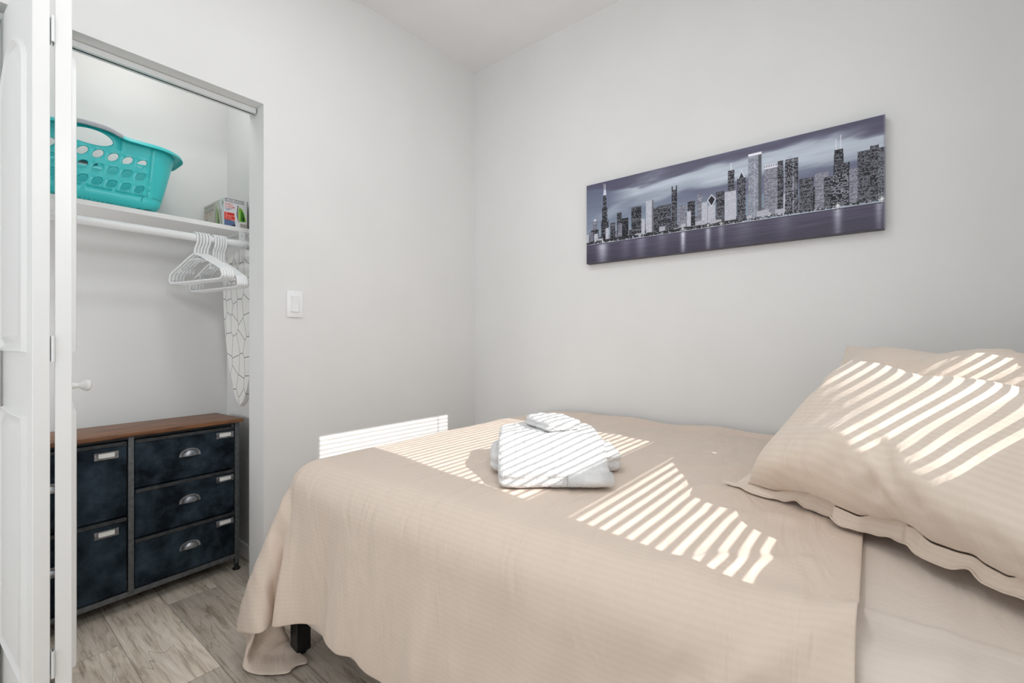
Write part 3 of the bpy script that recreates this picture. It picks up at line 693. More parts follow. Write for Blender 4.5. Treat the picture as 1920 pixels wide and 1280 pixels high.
bmesh.ops.recalc_face_normals(bm, faces=bm.faces[:]); obj('rim', bm, M['teal'], bk, 60)
for sgn, pc in ((0, .38), (2, 2.38)):
    bm = bmesh.new(); pr_ = [(-.003,.004),(.001,.0085),(.012,.0095),(.024,.005),(.030,-.005),(.0312,-.013),(.027,-.013),(.022,0.0),(.010,.003)]; rg = []
    for k in range(33):
        p = pc-.185+.37*k/32; base = bk_map(p, .250); a0 = bk_map(p, .250, 1.0)-base; e = 1 if 1 < k < 31 else .82
        rg.append([bm.verts.new(base+Vector((a0.x*h, a0.y*h, v*e))) for h, v in pr_])
    for A_, B_ in zip(rg, rg[1:]):
        for i in range(len(pr_)): bm.faces.new((A_[i], A_[(i+1)%len(pr_)], B_[(i+1)%len(pr_)], B_[i]))
    bm.faces.new(rg[0][::-1]); bm.faces.new(rg[-1]); bmesh.ops.recalc_face_normals(bm, faces=bm.faces[:])
    obj('grip', bm, M['grip'], bk, 60)

# ------------------------------------------------------------------ iron carton
ib = thing('iron_box', 'small steam iron carton with red panel and green iron picture on the closet shelf', 'box', (-.40, -1.264, SHZ+.0005))
lx, ly, lz = .256, .100, .1325
F_ = Paint(150, 200, (.86,.86,.87)); K = (.12,.13,.16); red = (.82,.16,.12)
F_.poly([(0,0),(95,0),(80,40),(0,50)],(.35,.42,.58)); F_.poly([(30,0),(95,0),(82,30)],(.10,.12,.18))
F_.rect(0,46,82,98,red)
F_.poly([(60,150),(84,150),(78,100),(84,60),(100,20),(112,0),(70,0)],(.88,.88,.90))
F_.rect(5,172,125,196,K); F_.rect(8,175,122,193,(.86,.86,.87)); F_.text(11,179,'BLACK+DECKER',1.5,K,1.6)
F_.text(6,148,'EASY',2.1,red,2.0); F_.text(6,130,'STEAM',2.1,red,2.0); F_.text(6,119,'COMPACT',1.1,(.25,.2,.4),1.1); F_.text(6,109,'IRON',1.1,(.25,.2,.4),1.1)
F_.text(6,84,'2X',1.5,(.98,.9,.85),1.4); F_.text(6,72,'SMOOTHER',1.4,(.98,.9,.85),1.2); F_.text(6,61,'GLIDE',1.4,(.98,.9,.85),1.2); F_.rect(6,54,72,56,(.95,.6,.5)); F_.rect(6,50,62,52,(.95,.6,.5))
def iron(P_, x, y, s, g1=(.46,.68,.18), g2=(.20,.48,.08)):
    q = lambda L: [(x+a*s, y+b_*s) for a, b_ in L]
    P_.poly(q([(0,0),(-8,20),(-16,55),(-14,95),(-8,140),(-2,140),(-6,100),(-8,60),(0,25),(12,0)]),(.25,.26,.32))
    P_.poly(q([(4,0),(-4,25),(-8,60),(-6,105),(2,140),(30,118),(48,80),(60,30),(62,10),(40,4)]),(.80,.84,.74))
    P_.poly(q([(8,8),(0,30),(-4,62),(-1,100),(6,128),(28,108),(44,72),(55,26),(56,12)]),g1)
    P_.poly(q([(18,10),(14,40),(16,75),(20,104),(34,86),(44,50),(48,18)]),g2); P_.poly(q([(30,12),(28,36),(34,60),(42,40),(44,14)]),(.10,.20,.10))
    P_.poly(q([(6,20),(2,60),(6,110),(10,80),(12,40)]),(.66,.82,.40))
iron(F_, 92, 40, .85)
F_.rect(96,0,148,38,(.90,.88,.86)); 
for i_, x_ in enumerate(range(102,146,3)): F_.rect(x_,3,x_+(1 if i_%3 else 2),34,(.35,.28,.28))
F_.rect(147,0,150,200,(.30,.25,.27))
S_ = Paint(320, 170, (.80,.78,.74))  # side face print: duller colours carry the shading of that face
S_.rect(0,0,175,170,(.78,.75,.70)); S_.rect(0,0,3,170,(.45,.42,.38)); S_.rect(174,0,177,170,(.50,.47,.42))
S_.rect(14,120,160,124,(.3,.28,.26)); S_.rect(14,152,160,156,(.3,.28,.26)); S_.text(18,128,'BLACK+DECKER',1.9,(.42,.40,.36),2.6)
S_.text(22,98,'EASY STEAM',1.8,(.78,.40,.34),2.0); S_.text(22,74,'IRON',1.8,(.55,.38,.42),2.0)
S_.poly([(20,0),(174,0),(174,46),(110,46)],(.82,.34,.28)); S_.text(70,18,'SMOOTHER',1.5,(.92,.6,.52),2); S_.rect(120,4,174,8,(.4,.25,.25))
S_.poly([(300,0),(280,90),(255,120),(240,170),(320,170),(320,0)],(.88,.88,.89)); S_.blob(296,140,10,18,(.35,.28,.2)); S_.blob(270,95,10,18,(.62,.55,.56),.8)
iron(S_, 200, 6, .95, (.56,.66,.36), (.47,.50,.34))
S_.poly([(285,0),(270,60),(246,110),(236,118),(262,60),(276,0)],(.45,.48,.48))
g1 = printed_grid(F_, (0,0,0), (0,1,0), (0,0,1), ly, lz); g2 = printed_grid(S_, (-lx,0,0), (1,0,0), (0,0,1), lx, lz)
ex = [([(-lx,0,0),(-lx,0,lz),(-lx,ly,lz),(-lx,ly,0)],[(0,1,2,3)],(.8,.78,.74)), ([(0,ly,0),(-lx,ly,0),(-lx,ly,lz),(0,ly,lz)],[(0,1,2,3)],(.8,.78,.76)),
      ([(0,0,lz),(0,ly,lz),(-lx,ly,lz),(-lx,0,lz)],[(0,1,2,3)],(.85,.84,.83)), ([(0,0,0),(-lx,0,0),(-lx,ly,0),(0,ly,0)],[(0,1,2,3)],(.7,.68,.64))]
painted_mesh('carton', M['carton'], [g1, g2], ex, ib)

# ------------------------------------------------------------------ hangers
def hanger_root(label, grp, low):
    t_ = thing('clothes_hanger', label, 'hanger', (0,0,0), 0, grp)
    d = -.026 if low else 0
    bm = bmesh.new(); pts = [(-.0185*math.cos(q) if True else 0, 0, -.0185+.0185*math.sin(q)+.003) for q in [math.radians(v) for v in range(-50, 181, 15)]]
    pts = [(-x, y, z) for x, y, z in pts][::-1]           # open tip at the back, stem to the front
    pts = [(-.0218*math.cos(math.radians(v)), 0, -.0165+.0218*math.sin(math.radians(v))) for v in range(-35, 181, 12)]
    pts += [(.0215, 0, -.030), (.017, 0, -.045), (.004, 0, -.060), (0, 0, -.072), (0, 0, -.086+d)]
    tube(bm, pts, [.0044]*len(pts), 10); h = obj('hook', bm, M['plastic_white'], t_, 60)
    bm = bmesh.new(); ap = -.084+d; bt = -.206+d*1.1; wd = .198
    def rnd(P_, r=.018, n_=6):
        out = []
        N_ = len(P_)
        for i in range(N_):
            p, a_, b_ = Vector(P_[i]), Vector(P_[i-1]), Vector(P_[(i+1)%N_]); d1 = (a_-p); d2 = (b_-p); rr = min(r, d1.length*.4, d2.length*.4)
            s_, e_ = p+d1.normalized()*rr, p+d2.normalized()*rr
            for k in range(n_+1): u = k/n_; out.append(s_*(1-u)**2+p*2*u*(1-u)+e_*u*u)
        return out
    loop = [(0,0,ap), (.035,0,ap-.012), (wd-.01,0,bt+.042), (wd,0,bt+.012), (wd-.014,0,bt), (-wd+.014,0,bt), (-wd,0,bt+.012), (-wd+.01,0,bt+.042), (-.035,0,ap-.012)]
    tube(bm, rnd(loop), .0052, 10, closed=True, flat=.8)
    tube(bm, [(-.045,0,ap-.030),(-.02,0,ap-.026),(.02,0,ap-.026),(.045,0,ap-.030)], .003, 8)
    for s_ in (-1, 1): tube(bm, [(s_*.115,0,ap-.055),(s_*.108,0,ap-.072),(s_*.118,0,ap-.078),(s_*.128,0,ap-.070)], .0024, 8)
    obj('shoulder_frame', bm, M['plastic_white'], t_, 60)
    return t_
ordw = ['leftmost', 'second from the left', 'middle', 'fourth from the left', 'rightmost']
hA = hanger_root('white plastic hanger, leftmost of the front bunch on the rod', 'white hangers in the left bunch', False)
hB = hanger_root('white plastic hanger, leftmost of the lower hanging right bunch', 'white hangers in the lower right bunch', True)
for proto, y0_, rz0, bunch, dy in ((hA, -1.392, 12, 'front bunch', .0117), (hB, -1.322, 9, 'lower right bunch', .0105)):
    for k in range(5):
        h = proto if k == 0 else copy_tree(proto)
        h.location = (-.36, y0_+k*dy, 1.5274); h.rotation_euler = (0, 0, math.radians(rz0-k*.5))
        h['label'] = 'white plastic hanger, %s of five in the %s' % (ordw[k], bunch)

# ------------------------------------------------------------------ ironing board
im = mat('board_cover', (.82,.82,.80), .8, spec=.2); t, n, l, b = NT(im)
tc = n.new('ShaderNodeTexCoord'); mp = n.new('ShaderNodeMapping'); mp.inputs['Scale'].default_value = (19, 1, 11.5); l.new(tc.outputs['Object'], mp.inputs[0])
vo = n.new('ShaderNodeTexVoronoi'); vo.feature = 'DISTANCE_TO_EDGE'; vo.inputs['Scale'].default_value = 1; vo.inputs['Randomness'].default_value = .62; l.new(mp.outputs[0], vo.inputs['Vector'])
vo.voronoi_dimensions = '2D'
sx = n.new('ShaderNodeSeparateXYZ'); cx2 = n.new('ShaderNodeCombineXYZ'); l.new(mp.outputs[0], sx.inputs[0]); l.new(sx.outputs[0], cx2.inputs[0]); l.new(sx.outputs[2], cx2.inputs[1]); l.new(cx2.outputs[0], vo.inputs['Vector'])
r = n.new('ShaderNodeValToRGB'); r.color_ramp.interpolation = 'LINEAR'; r.color_ramp.elements[0].position = .012; r.color_ramp.elements[1].position = .022
r.color_ramp.elements[0].color = (.06,.06,.07,1); r.color_ramp.elements[1].color = (.82,.82,.80,1); l.new(vo.outputs['Distance'], r.inputs[0]); l.new(r.outputs[0], b.inputs['Base Color'])
M['board'] = im
ibd = thing('ironing_board', 'small ironing board with white cover of black outlined shapes hanging in the closet', 'ironing board', (-.385, -1.190, .752), math.radians(7))
def board_outline(n_=30, LB=.745, HW=.155, ins=0):
    L_ = []
    for i in range(n_+1):
        t_ = i/n_; z_ = t_*LB
        # half width along the height: nose at the bottom, full width in the upper part, rounded top
        w_ = HW*min(1, (1-(1-min(1, t_/.80))**1.75)**.62) if t_ > 0 else 0
        if t_ > .86: w_ *= math.sqrt(max(0, 1-((t_-.86)/.14)**2.3))
        L_.append((w_, z_))
    return [(w_, z_) for w_, z_ in L_]+[(-w_, z_) for w_, z_ in L_[::-1] if w_ > 0]
ol = board_outline()
bm = bmesh.new()
rings = []
for k, (sc_, y_) in enumerate(((.90,-.016),(.97,-.0155),(1.0,-.010),(1.0,.006),(.96,.010))):
    rings.append([bm.verts.new((x_*sc_+(0), y_, .3725+(z_-.3725)*(1-(1-sc_)*.35))) for x_, z_ in ol])
for A_, B_ in zip(rings, rings[1:]):
    for k in range(len(A_)): bm.faces.new((A_[k], A_[(k+1)%len(A_)], B_[(k+1)%len(A_)], B_[k]))
bm.faces.new(rings[0]); bm.faces.new(rings[-1][::-1]); bmesh.ops.remove_doubles(bm, verts=bm.verts[:], dist=.0002); bmesh.ops.recalc_face_normals(bm, faces=bm.faces[:])
obj('padded_cover', bm, M['board'], ibd, 40)
bm = bmesh.new(); zt = .76
tube(bm, [(.015,-.018,.680),(.020,-.020,.705),(.036,-.012,.728)]+[(.025+.0192*math.cos(math.radians(v)), -.004, .760+.0192*math.sin(math.radians(v))) for v in range(-20, 201, 20)], .0022, 8)
obj('hanging_hook', bm, M['plastic_white'], ibd, 60)

# ------------------------------------------------------------------ fabric drawer dresser
DW, DD, DH = .80, .265, .70
ds = thing('dresser', 'black fabric drawer dresser with wooden top standing in the closet', 'dresser', (-.357, -1.216, 0), math.radians(3.4)+PI)
# local: x to the back?  rotated by 180+: local +x = world -x (depth), local +y = world -y (to the left)
obj('top_board', box(-.010, DD+.012, -.014, DW+.012, DH-.016, DH, .0015, 2), M['walnut'], ds, 30)
zb, zt_ = .056, DH-.017
for nm, (x0,x1,y0,y1,z0,z1) in {'rail_bottom':(0,.02,.02,DW-.02,zb,zb+.022)}.items(): pass
def dpart(nm, dims, m='grey_metal', bev=.0012): return obj(nm, box(*dims, bev, 2), M[m], ds, 30)
MID = .400
for y_ in (0, DW-.018):
    for x_ in (0, DD-.02): dpart('post', (x_, x_+.018, y_, y_+.018, .03, zt_))
dpart('post', (0, .018, MID-.009, MID+.009, zb, zt_))
for x_ in (0.001, DD-.019):
    dpart('bottom_rail', (x_, x_+.017, .018, DW-.018, zb, zb+.019)); dpart('top_rail', (x_, x_+.017, .018, DW-.018, zt_-.010, zt_), 'black_metal')
for y_ in (.001, DW-.018): dpart('side_rail', (.018, DD-.02, y_, y_+.016, zb, zb+.019))
for y_ in (.009, DW-.009):
    for x_ in (.009, DD-.011):
        obj('foot', lathe(bmesh.new(), [(.013,.001),(.016,.004),(.016,.008),(.009,.013),(.009,.031)], at=(x_, y_, 0), n=20), M['black_metal'], ds, 40)
obj('back_panel', box(DD-.004, DD, .018, DW-.018, zb+.02, zt_-.01), M['trimband'], ds)
def drawer(y0, y1, z0, z1, hy, hz, ly_, lz_, band=True):
    bm = bmesh.new(); bx(bm, .004, DD-.02, y0, y1, z0, z1, .004, 3)
    # slightly cushioned front
    bmesh.ops.subdivide_edges(bm, edges=[e for e in bm.edges if e.calc_length() > .08], cuts=5, use_grid_fill=True)
    for v in bm.verts:
        if v.co.x < .0045 and y0+.006 < v.co.y < y1-.006 and z0+.006 < v.co.z < z1-.006:
            v.co.x -= .004*math.sin(PI*(v.co.y-y0)/(y1-y0))**.6*math.sin(PI*(v.co.z-z0)/(z1-z0))**.6
    d_ = obj('drawer', bm, M['suede'], ds, 40)
    obj('edge_band', box(-.0004, .006, y0+.002, y1-.002, z1-.014, z1-.001, .001, 1), M['trimband'], d_, 30)
    # cup pull
    if hy is not None:
        bm = bmesh.new(); n_ = 16; RW, RH, RD = .031, .026, .018
        rg = []
        for j in range(9):
            ph = j/8*PI/2; rr = math.cos(ph); dep = math.sin(ph)
            rg.append([bm.verts.new((-.002-RD*dep**.85*(1), hy+RW*rr*math.cos(PI*i/n_)*(1), hz-.010+RH*rr*math.sin(PI*i/n_))) for i in range(n_+1)] if j < 8 else None)
        rg = [q for q in rg if q]
        for A_, B_ in zip(rg, rg[1:]):
            for i in range(n_): bm.faces.new((A_[i], A_[i+1], B_[i+1], B_[i]))
        bm.faces.new(rg[-1]); 
        # back flange with two lobes
        fl_ = []
        for i in range(n_+1):
            an = PI*i/n_; fl_.append((-.0022, hy+.040*math.cos(an), hz-.012+.033*math.sin(an)**.8 if 0 < i < n_ else hz-.013))
        prism(bm, fl_, (-.0012,0,0))
        for s_ in (-1,1): lathe(bm, [(.0032,-.0034),(.0032,-.005),(.0015,-.006)], axis='X', at=(0,hy+s_*.0345,hz-.008), n=12)
        bmesh.ops.recalc_face_normals(bm, faces=bm.faces[:])
        obj('cup_pull', bm, M['pewter'], d_, 50)
    # card holder
    bm = bmesh.new(); w2, h2 = .028, .0115
    bx(bm, -.0035,-.0022, ly_-w2-.008, ly_+w2+.008, lz_-h2-.004, lz_+h2+.001, .0004, 1)
    for (a0,a1,b0,b1) in ((-w2,w2,h2-.003,h2),(-w2,w2,-h2,-h2+.003),(-w2,-w2+.004,-h2,h2),(w2-.004,w2,-h2,h2)): bx(bm, -.006,-.0036, ly_+a0, ly_+a1, lz_+b0, lz_+b1, .0006, 1)
    for s_ in (-1,1): lathe(bm, [(.0026,-.0036),(.0026,-.0052),(.001,-.006)], axis='X', at=(0,ly_+s_*(w2+.004),lz_), n=12)
    h_ = obj('card_holder', bm, M['pewter'], d_, 40)
    obj('card', box(-.0048,-.0037, ly_-w2+.0042, ly_+w2-.0042, lz_-h2+.0032, lz_+h2-.0032, .0003, 1), M['card'], h_)
ztop = zt_-.012; z0_ = zb+.021; hR = (ztop-z0_)/3
for k in range(3):
    a_ = z0_+hR*k; drawer(.021, MID-.012, a_+.002, a_+hR-.003, .200, a_+hR*.54, .062, a_+hR-.036)
hL = (ztop-z0_)/2
for k in range(2):
    a_ = z0_+hL*k; drawer(MID+.012, DW-.021, a_+.002, a_+hL-.003, .63, a_+hL*.54, MID+.075, a_+hL-.046)

# ------------------------------------------------------------------ bed
DUVET = [
3880,-60,1349,-77,0,5,-77,0,11,-77,0,13,-77,0,5,-77,0,1,-77,0,-3,-76,0,-4,-77,0,-4,-77,0,-1,-77,0,3,-77,0,7,-77,0,6,-77,0,4,-77,0,-1,-77,0,-6,-77,0,
-8,-77,0,-8,-77,0,-4,-77,0,2,-76,0,6,-77,0,8,-77,0,6,-77,0,3,-77,0,-1,-77,0,-4,-77,0,-3,-77,0,-1,-77,0,1,-77,0,2,-77,0,1,-77,0,-3,-77,0,-5,-76,0,-6,
-77,0,-5,-78,4,-9,-78,6,-19,-77,5,-21,-76,5,-23,-61,3,-51,-29,1,-73,1,1,-78,1,1,-79,1,1,-79,2,1,-79,1,2,-79,1,2,-79,1,1,-79,1,2,-79,2,3,-79,2,2,-79,3,
2,-79,4,2,-78,3880,-134,1349,-76,1,3,-76,1,1,-77,-2,14,-76,7,-18,-79,0,-1,-77,-1,14,-76,3,-21,-78,0,-5,-79,1,1,-79,1,1,-78,-3,11,-76,-5,21,-72,-1,-2,
-78,1,-4,-79,2,-7,-77,-6,15,-76,2,-22,-77,-1,-4,-79,1,-2,-78,0,8,-76,-1,15,-77,1,-1,-78,-2,15,-77,1,-8,-76,-1,7,-77,2,-17,-77,-1,9,-78,2,-12,-78,-1,8,
-76,-1,3,-78,3,-7,-75,-2,-5,-79,-1,10,-76,3,-20,-78,4,-14,-79,3,-2,-79,4,-7,-77,5,-24,-59,2,-55,-29,2,-76,-2,1,-80,-2,1,-80,0,1,-79,0,2,-79,-1,2,-79,
-1,2,-79,0,2,-79,2,2,-79,1,3,-79,2,2,-79,1,3,-80,3,2,-78,3880,-209,1349,-71,3,1,-77,3,-6,-79,0,-2,-79,1,0,-78,0,5,-77,-2,8,-76,3,-14,-79,0,0,-79,1,1,
-79,1,0,-78,0,9,-78,-3,-7,-71,-5,18,-77,1,-14,-79,1,-2,-79,1,-2,-79,0,3,-73,-6,-5,-79,1,-4,-78,1,1,-79,2,3,-75,-3,26,-78,1,-9,-78,0,6,-77,2,-11,-77,
-2,16,-76,0,-16,-78,0,1,-78,2,-4,-78,1,1,-77,-2,7,-78,3,-10,-75,-2,-3,-79,0,6,-78,4,-6,-78,2,-16,-79,5,-4,-74,3,-28,-58,2,-55,-26,2,-75,-3,1,-80,0,1,
-79,0,2,-79,0,2,-79,0,2,-79,0,2,-80,0,2,-78,-1,3,-79,-2,2,-79,1,2,-80,1,3,-79,2,2,-79,3880,-283,1349,-69,3,-8,-79,1,2,-79,0,0,-79,1,2,-79,0,0,-74,0,5,
-79,0,-6,-79,1,3,-79,1,-1,-78,0,1,-79,1,1,-76,-2,3,-79,-2,0,-72,-3,-4,-79,1,-1,-78,0,-2,-79,1,-1,-79,0,-1,-73,-5,0,-79,1,0,-79,1,1,-79,2,1,-75,-3,18,
-78,0,-6,-77,2,-7,-79,2,-2,-75,-3,10,-77,0,-8,-79,1,-5,-78,1,1,-79,2,-3,-78,1,4,-75,-2,-5,-77,0,-3,-79,2,-1,-79,3,0,-78,3,-11,-72,4,-32,-56,2,-54,-25,
2,-75,-3,1,-80,-7,2,-78,5,1,-79,2,2,-79,0,2,-80,0,2,-79,0,2,-79,1,3,-79,1,2,-79,0,2,-79,2,2,-79,4,3,-78,3880,-357,1349,-69,0,-6,-79,1,1,-79,1,0,-79,1,
1,-78,1,11,-77,2,-11,-79,0,3,-78,-1,7,-78,-1,-6,-79,1,1,-79,1,1,-78,0,4,-75,-4,-3,-77,-1,11,-77,0,-5,-77,-1,-10,-79,1,-2,-79,0,-2,-79,1,0,-74,-5,0,
-79,1,1,-78,2,1,-79,0,2,-75,-2,5,-79,1,-2,-78,1,-4,-79,2,-2,-73,-4,2,-79,1,-2,-79,1,-4,-78,2,0,-79,2,-2,-79,2,1,-73,-4,-2,-79,2,-3,-79,3,-2,-79,3,-7,
-71,3,-33,-53,2,-57,-25,2,-74,-3,1,-80,1,2,-79,-6,2,-78,-2,1,-79,6,2,-79,2,2,-79,0,2,-79,1,2,-79,1,2,-79,0,3,-79,1,2,-79,4,3,-79,3880,-431,1349,-70,
-2,-5,-79,1,1,-79,1,0,-77,2,10,-78,1,-10,-78,0,1,-79,1,1,-79,0,2,-78,-1,8,-79,0,-4,-78,0,1,-79,1,1,-76,-1,16,-75,-5,-10,-79,2,-8,-76,-2,-2,-79,0,-2,
-79,1,-1,-79,0,-1,-79,0,3,-74,-3,-3,-79,1,1,-78,1,6,-77,-1,4,-78,0,-10,-79,1,-1,-79,1,-1,-78,2,-2,-74,-4,0,-79,1,-2,-79,2,-1,-79,2,0,-79,2,0,-78,1,-2,
-74,-4,-1,-79,4,-3,-79,3,-6,-70,3,-37,-53,2,-59,-22,2,-75,-2,1,-79,-2,2,-79,1,2,-79,-1,1,-79,-5,2,-78,3,2,-79,4,2,-79,1,2,-79,-1,2,-79,2,2,-79,2,3,
-79,1,3,-79,3880,-506,1349,-73,2,1,-78,-1,6,-75,-1,-1,-78,2,-9,-79,0,0,-79,0,1,-79,0,1,-78,1,5,-79,0,5,-79,-1,-4,-78,0,2,-79,1,1,-78,1,0,-77,-2,16,
-75,-4,-17,-79,1,-1,-76,-2,-2,-79,1,-2,-79,0,0,-79,0,0,-76,-1,12,-78,-1,-11,-79,1,-1,-78,0,7,-77,-1,-1,-78,1,-9,-79,1,-2,-79,1,-1,-79,2,-1,-74,-4,-1,
-79,2,-1,-79,2,0,-79,1,0,-78,2,-1,-79,2,-2,-75,-2,-2,-79,3,-7,-69,2,-40,-52,2,-60,-21,2,-75,-1,2,-79,-1,2,-79,-1,1,-79,-2,2,-79,4,2,-79,-7,2,-78,4,2,
-79,5,2,-79,1,2,-79,-2,2,-79,1,3,-78,3,3,-79,3880,-580,1349,-73,0,1,-77,2,5,-78,0,7,-76,-3,-14,-79,1,4,-79,0,-4,-79,0,1,-79,1,2,-79,0,2,-78,0,7,-79,
-1,1,-78,1,-3,-79,1,1,-79,0,-1,-76,-3,12,-76,-2,-12,-77,-1,8,-78,-1,-12,-79,0,-1,-79,1,0,-79,1,0,-77,-2,12,-77,0,-12,-79,1,-1,-78,0,8,-77,-1,-8,-79,1,
-5,-79,1,-2,-79,1,-1,-78,1,-1,-76,-2,0,-78,1,0,-79,2,0,-79,2,-1,-79,1,-2,-79,1,-2,-76,1,-8,-67,2,-41,-51,2,-62,-21,2,-76,0,2,-78,0,2,-79,-3,1,-79,0,2,
-79,-3,2,-79,6,2,-78,-5,2,-79,3,2,-79,5,2,-79,0,2,-78,-1,3,-79,3,3,-79,3880,-654,1349,-74,-2,1,-78,2,6,-78,2,-5,-76,-3,13,-79,1,-6,-78,-2,-6,-78,0,-2,
-79,1,2,-79,0,2,-79,0,2,-78,-1,2,-79,1,1,-79,0,0,-79,0,0,-79,1,-1,-73,-5,2,-80,1,-3,-77,-1,12,-77,-2,-13,-78,1,0,-79,0,0,-79,0,0,-79,0,9,-77,0,-11,
-79,1,-2,-77,-1,7,-78,0,-11,-79,1,-2,-79,1,-2,-78,1,-1,-79,1,1,-76,-2,-1,-79,2,0,-79,1,-1,-79,2,-1,-78,1,-3,-79,1,-5,-64,2,-46,-50,2,-63,-20,2,-76,-4,
2,-78,2,2,-79,2,1,-79,-3,2,-79,0,2,-79,-3,2,-78,7,2,-79,-4,2,-79,2,2,-79,4,2,-78,1,2,-79,2,3,-79,3880,-728,1349,-79,-1,5,-72,0,-3,-79,0,2,-78,1,-1,
-79,0,-1,-77,-2,13,-78,-2,-11,-79,0,0,-78,1,8,-79,0,-4,-79,0,1,-78,-1,1,-79,1,0,-79,0,0,-79,0,0,-79,0,-1,-75,-4,0,-79,1,0,-77,0,14,-76,-2,-13,-79,0,0,
-79,0,0,-79,0,0,-77,-1,-2,-79,1,-3,-79,1,-2,-78,-1,5,-78,1,-10,-79,0,-2,-78,1,-1,-79,1,-1,-78,0,10,-77,0,-10,-79,2,-1,-79,1,-2,-79,2,-2,-79,1,-6,-64,
2,-47,-49,2,-63,-18,2,-76,-2,2,-79,1,2,-79,-3,1,-79,4,2,-79,-1,2,-78,-1,2,-79,-3,2,-79,7,2,-79,-4,2,-78,3,2,-79,3,2,-79,2,3,-79,3880,-803,1349,-75,-2,
4,-76,0,0,-79,0,1,-79,1,0,-78,0,0,-79,0,6,-78,0,-6,-79,0,4,-77,-3,2,-78,0,-2,-79,0,7,-78,-1,-6,-79,1,0,-79,0,0,-79,0,-1,-79,0,0,-79,0,0,-76,-3,0,-79,
1,1,-77,-2,12,-77,-1,-10,-78,0,4,-79,0,-4,-78,-1,3,-78,1,-4,-79,0,-6,-79,1,-3,-78,0,-3,-78,0,-2,-79,1,-1,-79,1,-1,-79,1,-1,-78,0,8,-78,1,-10,-79,1,-2,
-78,2,-2,-79,1,-8,-63,2,-47,-48,2,-62,-19,1,-77,0,2,-79,-1,2,-79,0,2,-78,-1,2,-79,2,2,-79,0,2,-79,-2,1,-79,1,2,-78,5,2,-79,-5,3,-79,6,2,-79,2,2,-79,
3880,-877,1349,-74,-2,4,-77,-2,0,-79,0,3,-79,0,0,-79,1,0,-79,0,0,-77,0,1,-79,0,1,-79,0,1,-77,-3,1,-79,1,0,-78,-1,6,-79,0,-6,-79,0,-1,-78,0,-1,-79,0,0,
-79,-1,0,-79,0,1,-78,-1,1,-78,0,1,-75,-4,2,-79,1,-1,-77,-1,0,-79,0,-1,-79,1,-2,-79,0,1,-78,0,-7,-79,1,-3,-79,1,-2,-78,0,-2,-79,1,-1,-79,1,-1,-78,1,-1,
-79,0,4,-78,1,-8,-79,1,-3,-78,2,-10,-64,1,-46,-46,2,-63,-18,2,-76,0,2,-79,-1,2,-79,2,2,-79,-6,2,-78,6,2,-79,-2,1,-79,3,2,-79,-6,2,-79,10,2,-78,-6,2,
-79,4,3,-79,3,2,-79,3880,-951,1349,-76,0,5,-79,0,11,-75,-6,-9,-79,0,1,-79,0,0,-78,1,1,-78,0,1,-79,0,1,-79,-1,1,-79,0,1,-78,-1,0,-78,-1,-1,-79,0,0,-78,
0,3,-79,0,-1,-78,-1,-5,-79,0,0,-79,0,0,-79,-1,2,-79,0,1,-79,0,1,-75,-3,1,-79,1,0,-76,-2,-2,-79,0,-2,-79,1,-2,-79,0,0,-78,1,-5,-79,1,-2,-79,0,-2,-79,0,
-2,-78,1,-1,-79,1,-1,-79,1,-3,-79,1,-1,-78,1,-5,-78,1,-10,-63,2,-48,-48,2,-61,-15,2,-77,0,2,-79,0,1,-79,0,2,-79,-5,2,-79,5,2,-78,0,2,-79,1,2,-79,-2,2,
-79,5,2,-79,-2,2,-78,1,2,-79,4,3,-79,3880,-1025,1349,-78,-1,7,-78,0,7,-76,-4,12,-79,3,0,-76,-5,-17,-79,0,6,-78,0,-3,-79,-1,1,-79,0,1,-79,0,5,-78,-1,2,
-78,-1,-6,-79,0,-2,-79,0,-2,-79,0,-1,-79,0,-1,-77,-2,0,-79,0,0,-79,0,1,-79,0,2,-79,0,1,-79,0,1,-77,-2,0,-79,1,-2,-76,-3,-1,-78,0,-2,-79,1,-2,-79,0,-3,
-79,1,-1,-79,1,-2,-78,0,-1,-79,1,-2,-79,0,-2,-79,1,-3,-78,1,-3,-79,2,-4,-79,1,-11,-62,2,-49,-47,1,-61,-15,2,-77,1,2,-79,0,2,-79,-1,2,-79,-2,2,-79,2,2,
-78,1,2,-79,0,2,-79,1,2,-79,1,2,-79,1,2,-79,-1,2,-79,5,2,-78,3880,-1100,1349,-76,1,3,-78,-1,1,-79,0,2,-79,-1,2,-77,-4,15,-79,0,1,-76,-4,-11,-79,0,1,
-79,0,2,-79,0,1,-79,-1,0,-78,0,7,-79,-1,-9,-78,0,-2,-80,0,-2,-79,0,-1,-79,0,-1,-76,-2,1,-79,0,0,-79,0,2,-79,-1,0,-79,0,1,-79,0,0,-78,0,-1,-79,0,-2,
-76,-3,-1,-79,0,-2,-79,1,-2,-78,1,-1,-79,0,-1,-79,1,-2,-79,0,-1,-79,1,-2,-79,1,-3,-78,1,-4,-79,1,-4,-78,2,-13,-62,1,-50,-46,2,-61,-14,2,-77,0,2,-79,0,
2,-79,-1,2,-79,0,1,-79,0,2,-79,1,2,-79,-1,3,-78,2,1,-79,1,2,-79,1,2,-79,-2,2,-79,6,3,-79,3880,-1174,1349,-75,-1,2,-79,-1,1,-79,-1,2,-79,0,2,-79,-1,1,
-79,-1,2,-77,-3,18,-76,-3,-13,-79,0,2,-79,0,1,-79,-1,0,-79,0,-1,-79,-1,6,-78,0,-9,-79,0,-2,-79,0,-1,-79,0,-1,-79,0,0,-77,-3,1,-79,0,1,-79,0,0,-78,0,0,
-79,-1,0,-79,0,-1,-79,0,-2,-79,1,-1,-76,-3,-2,-79,1,-1,-79,0,-1,-79,1,-1,-78,1,-1,-79,0,-1,-79,1,-1,-79,1,-4,-79,1,-4,-79,1,-5,-78,2,-13,-61,1,-51,
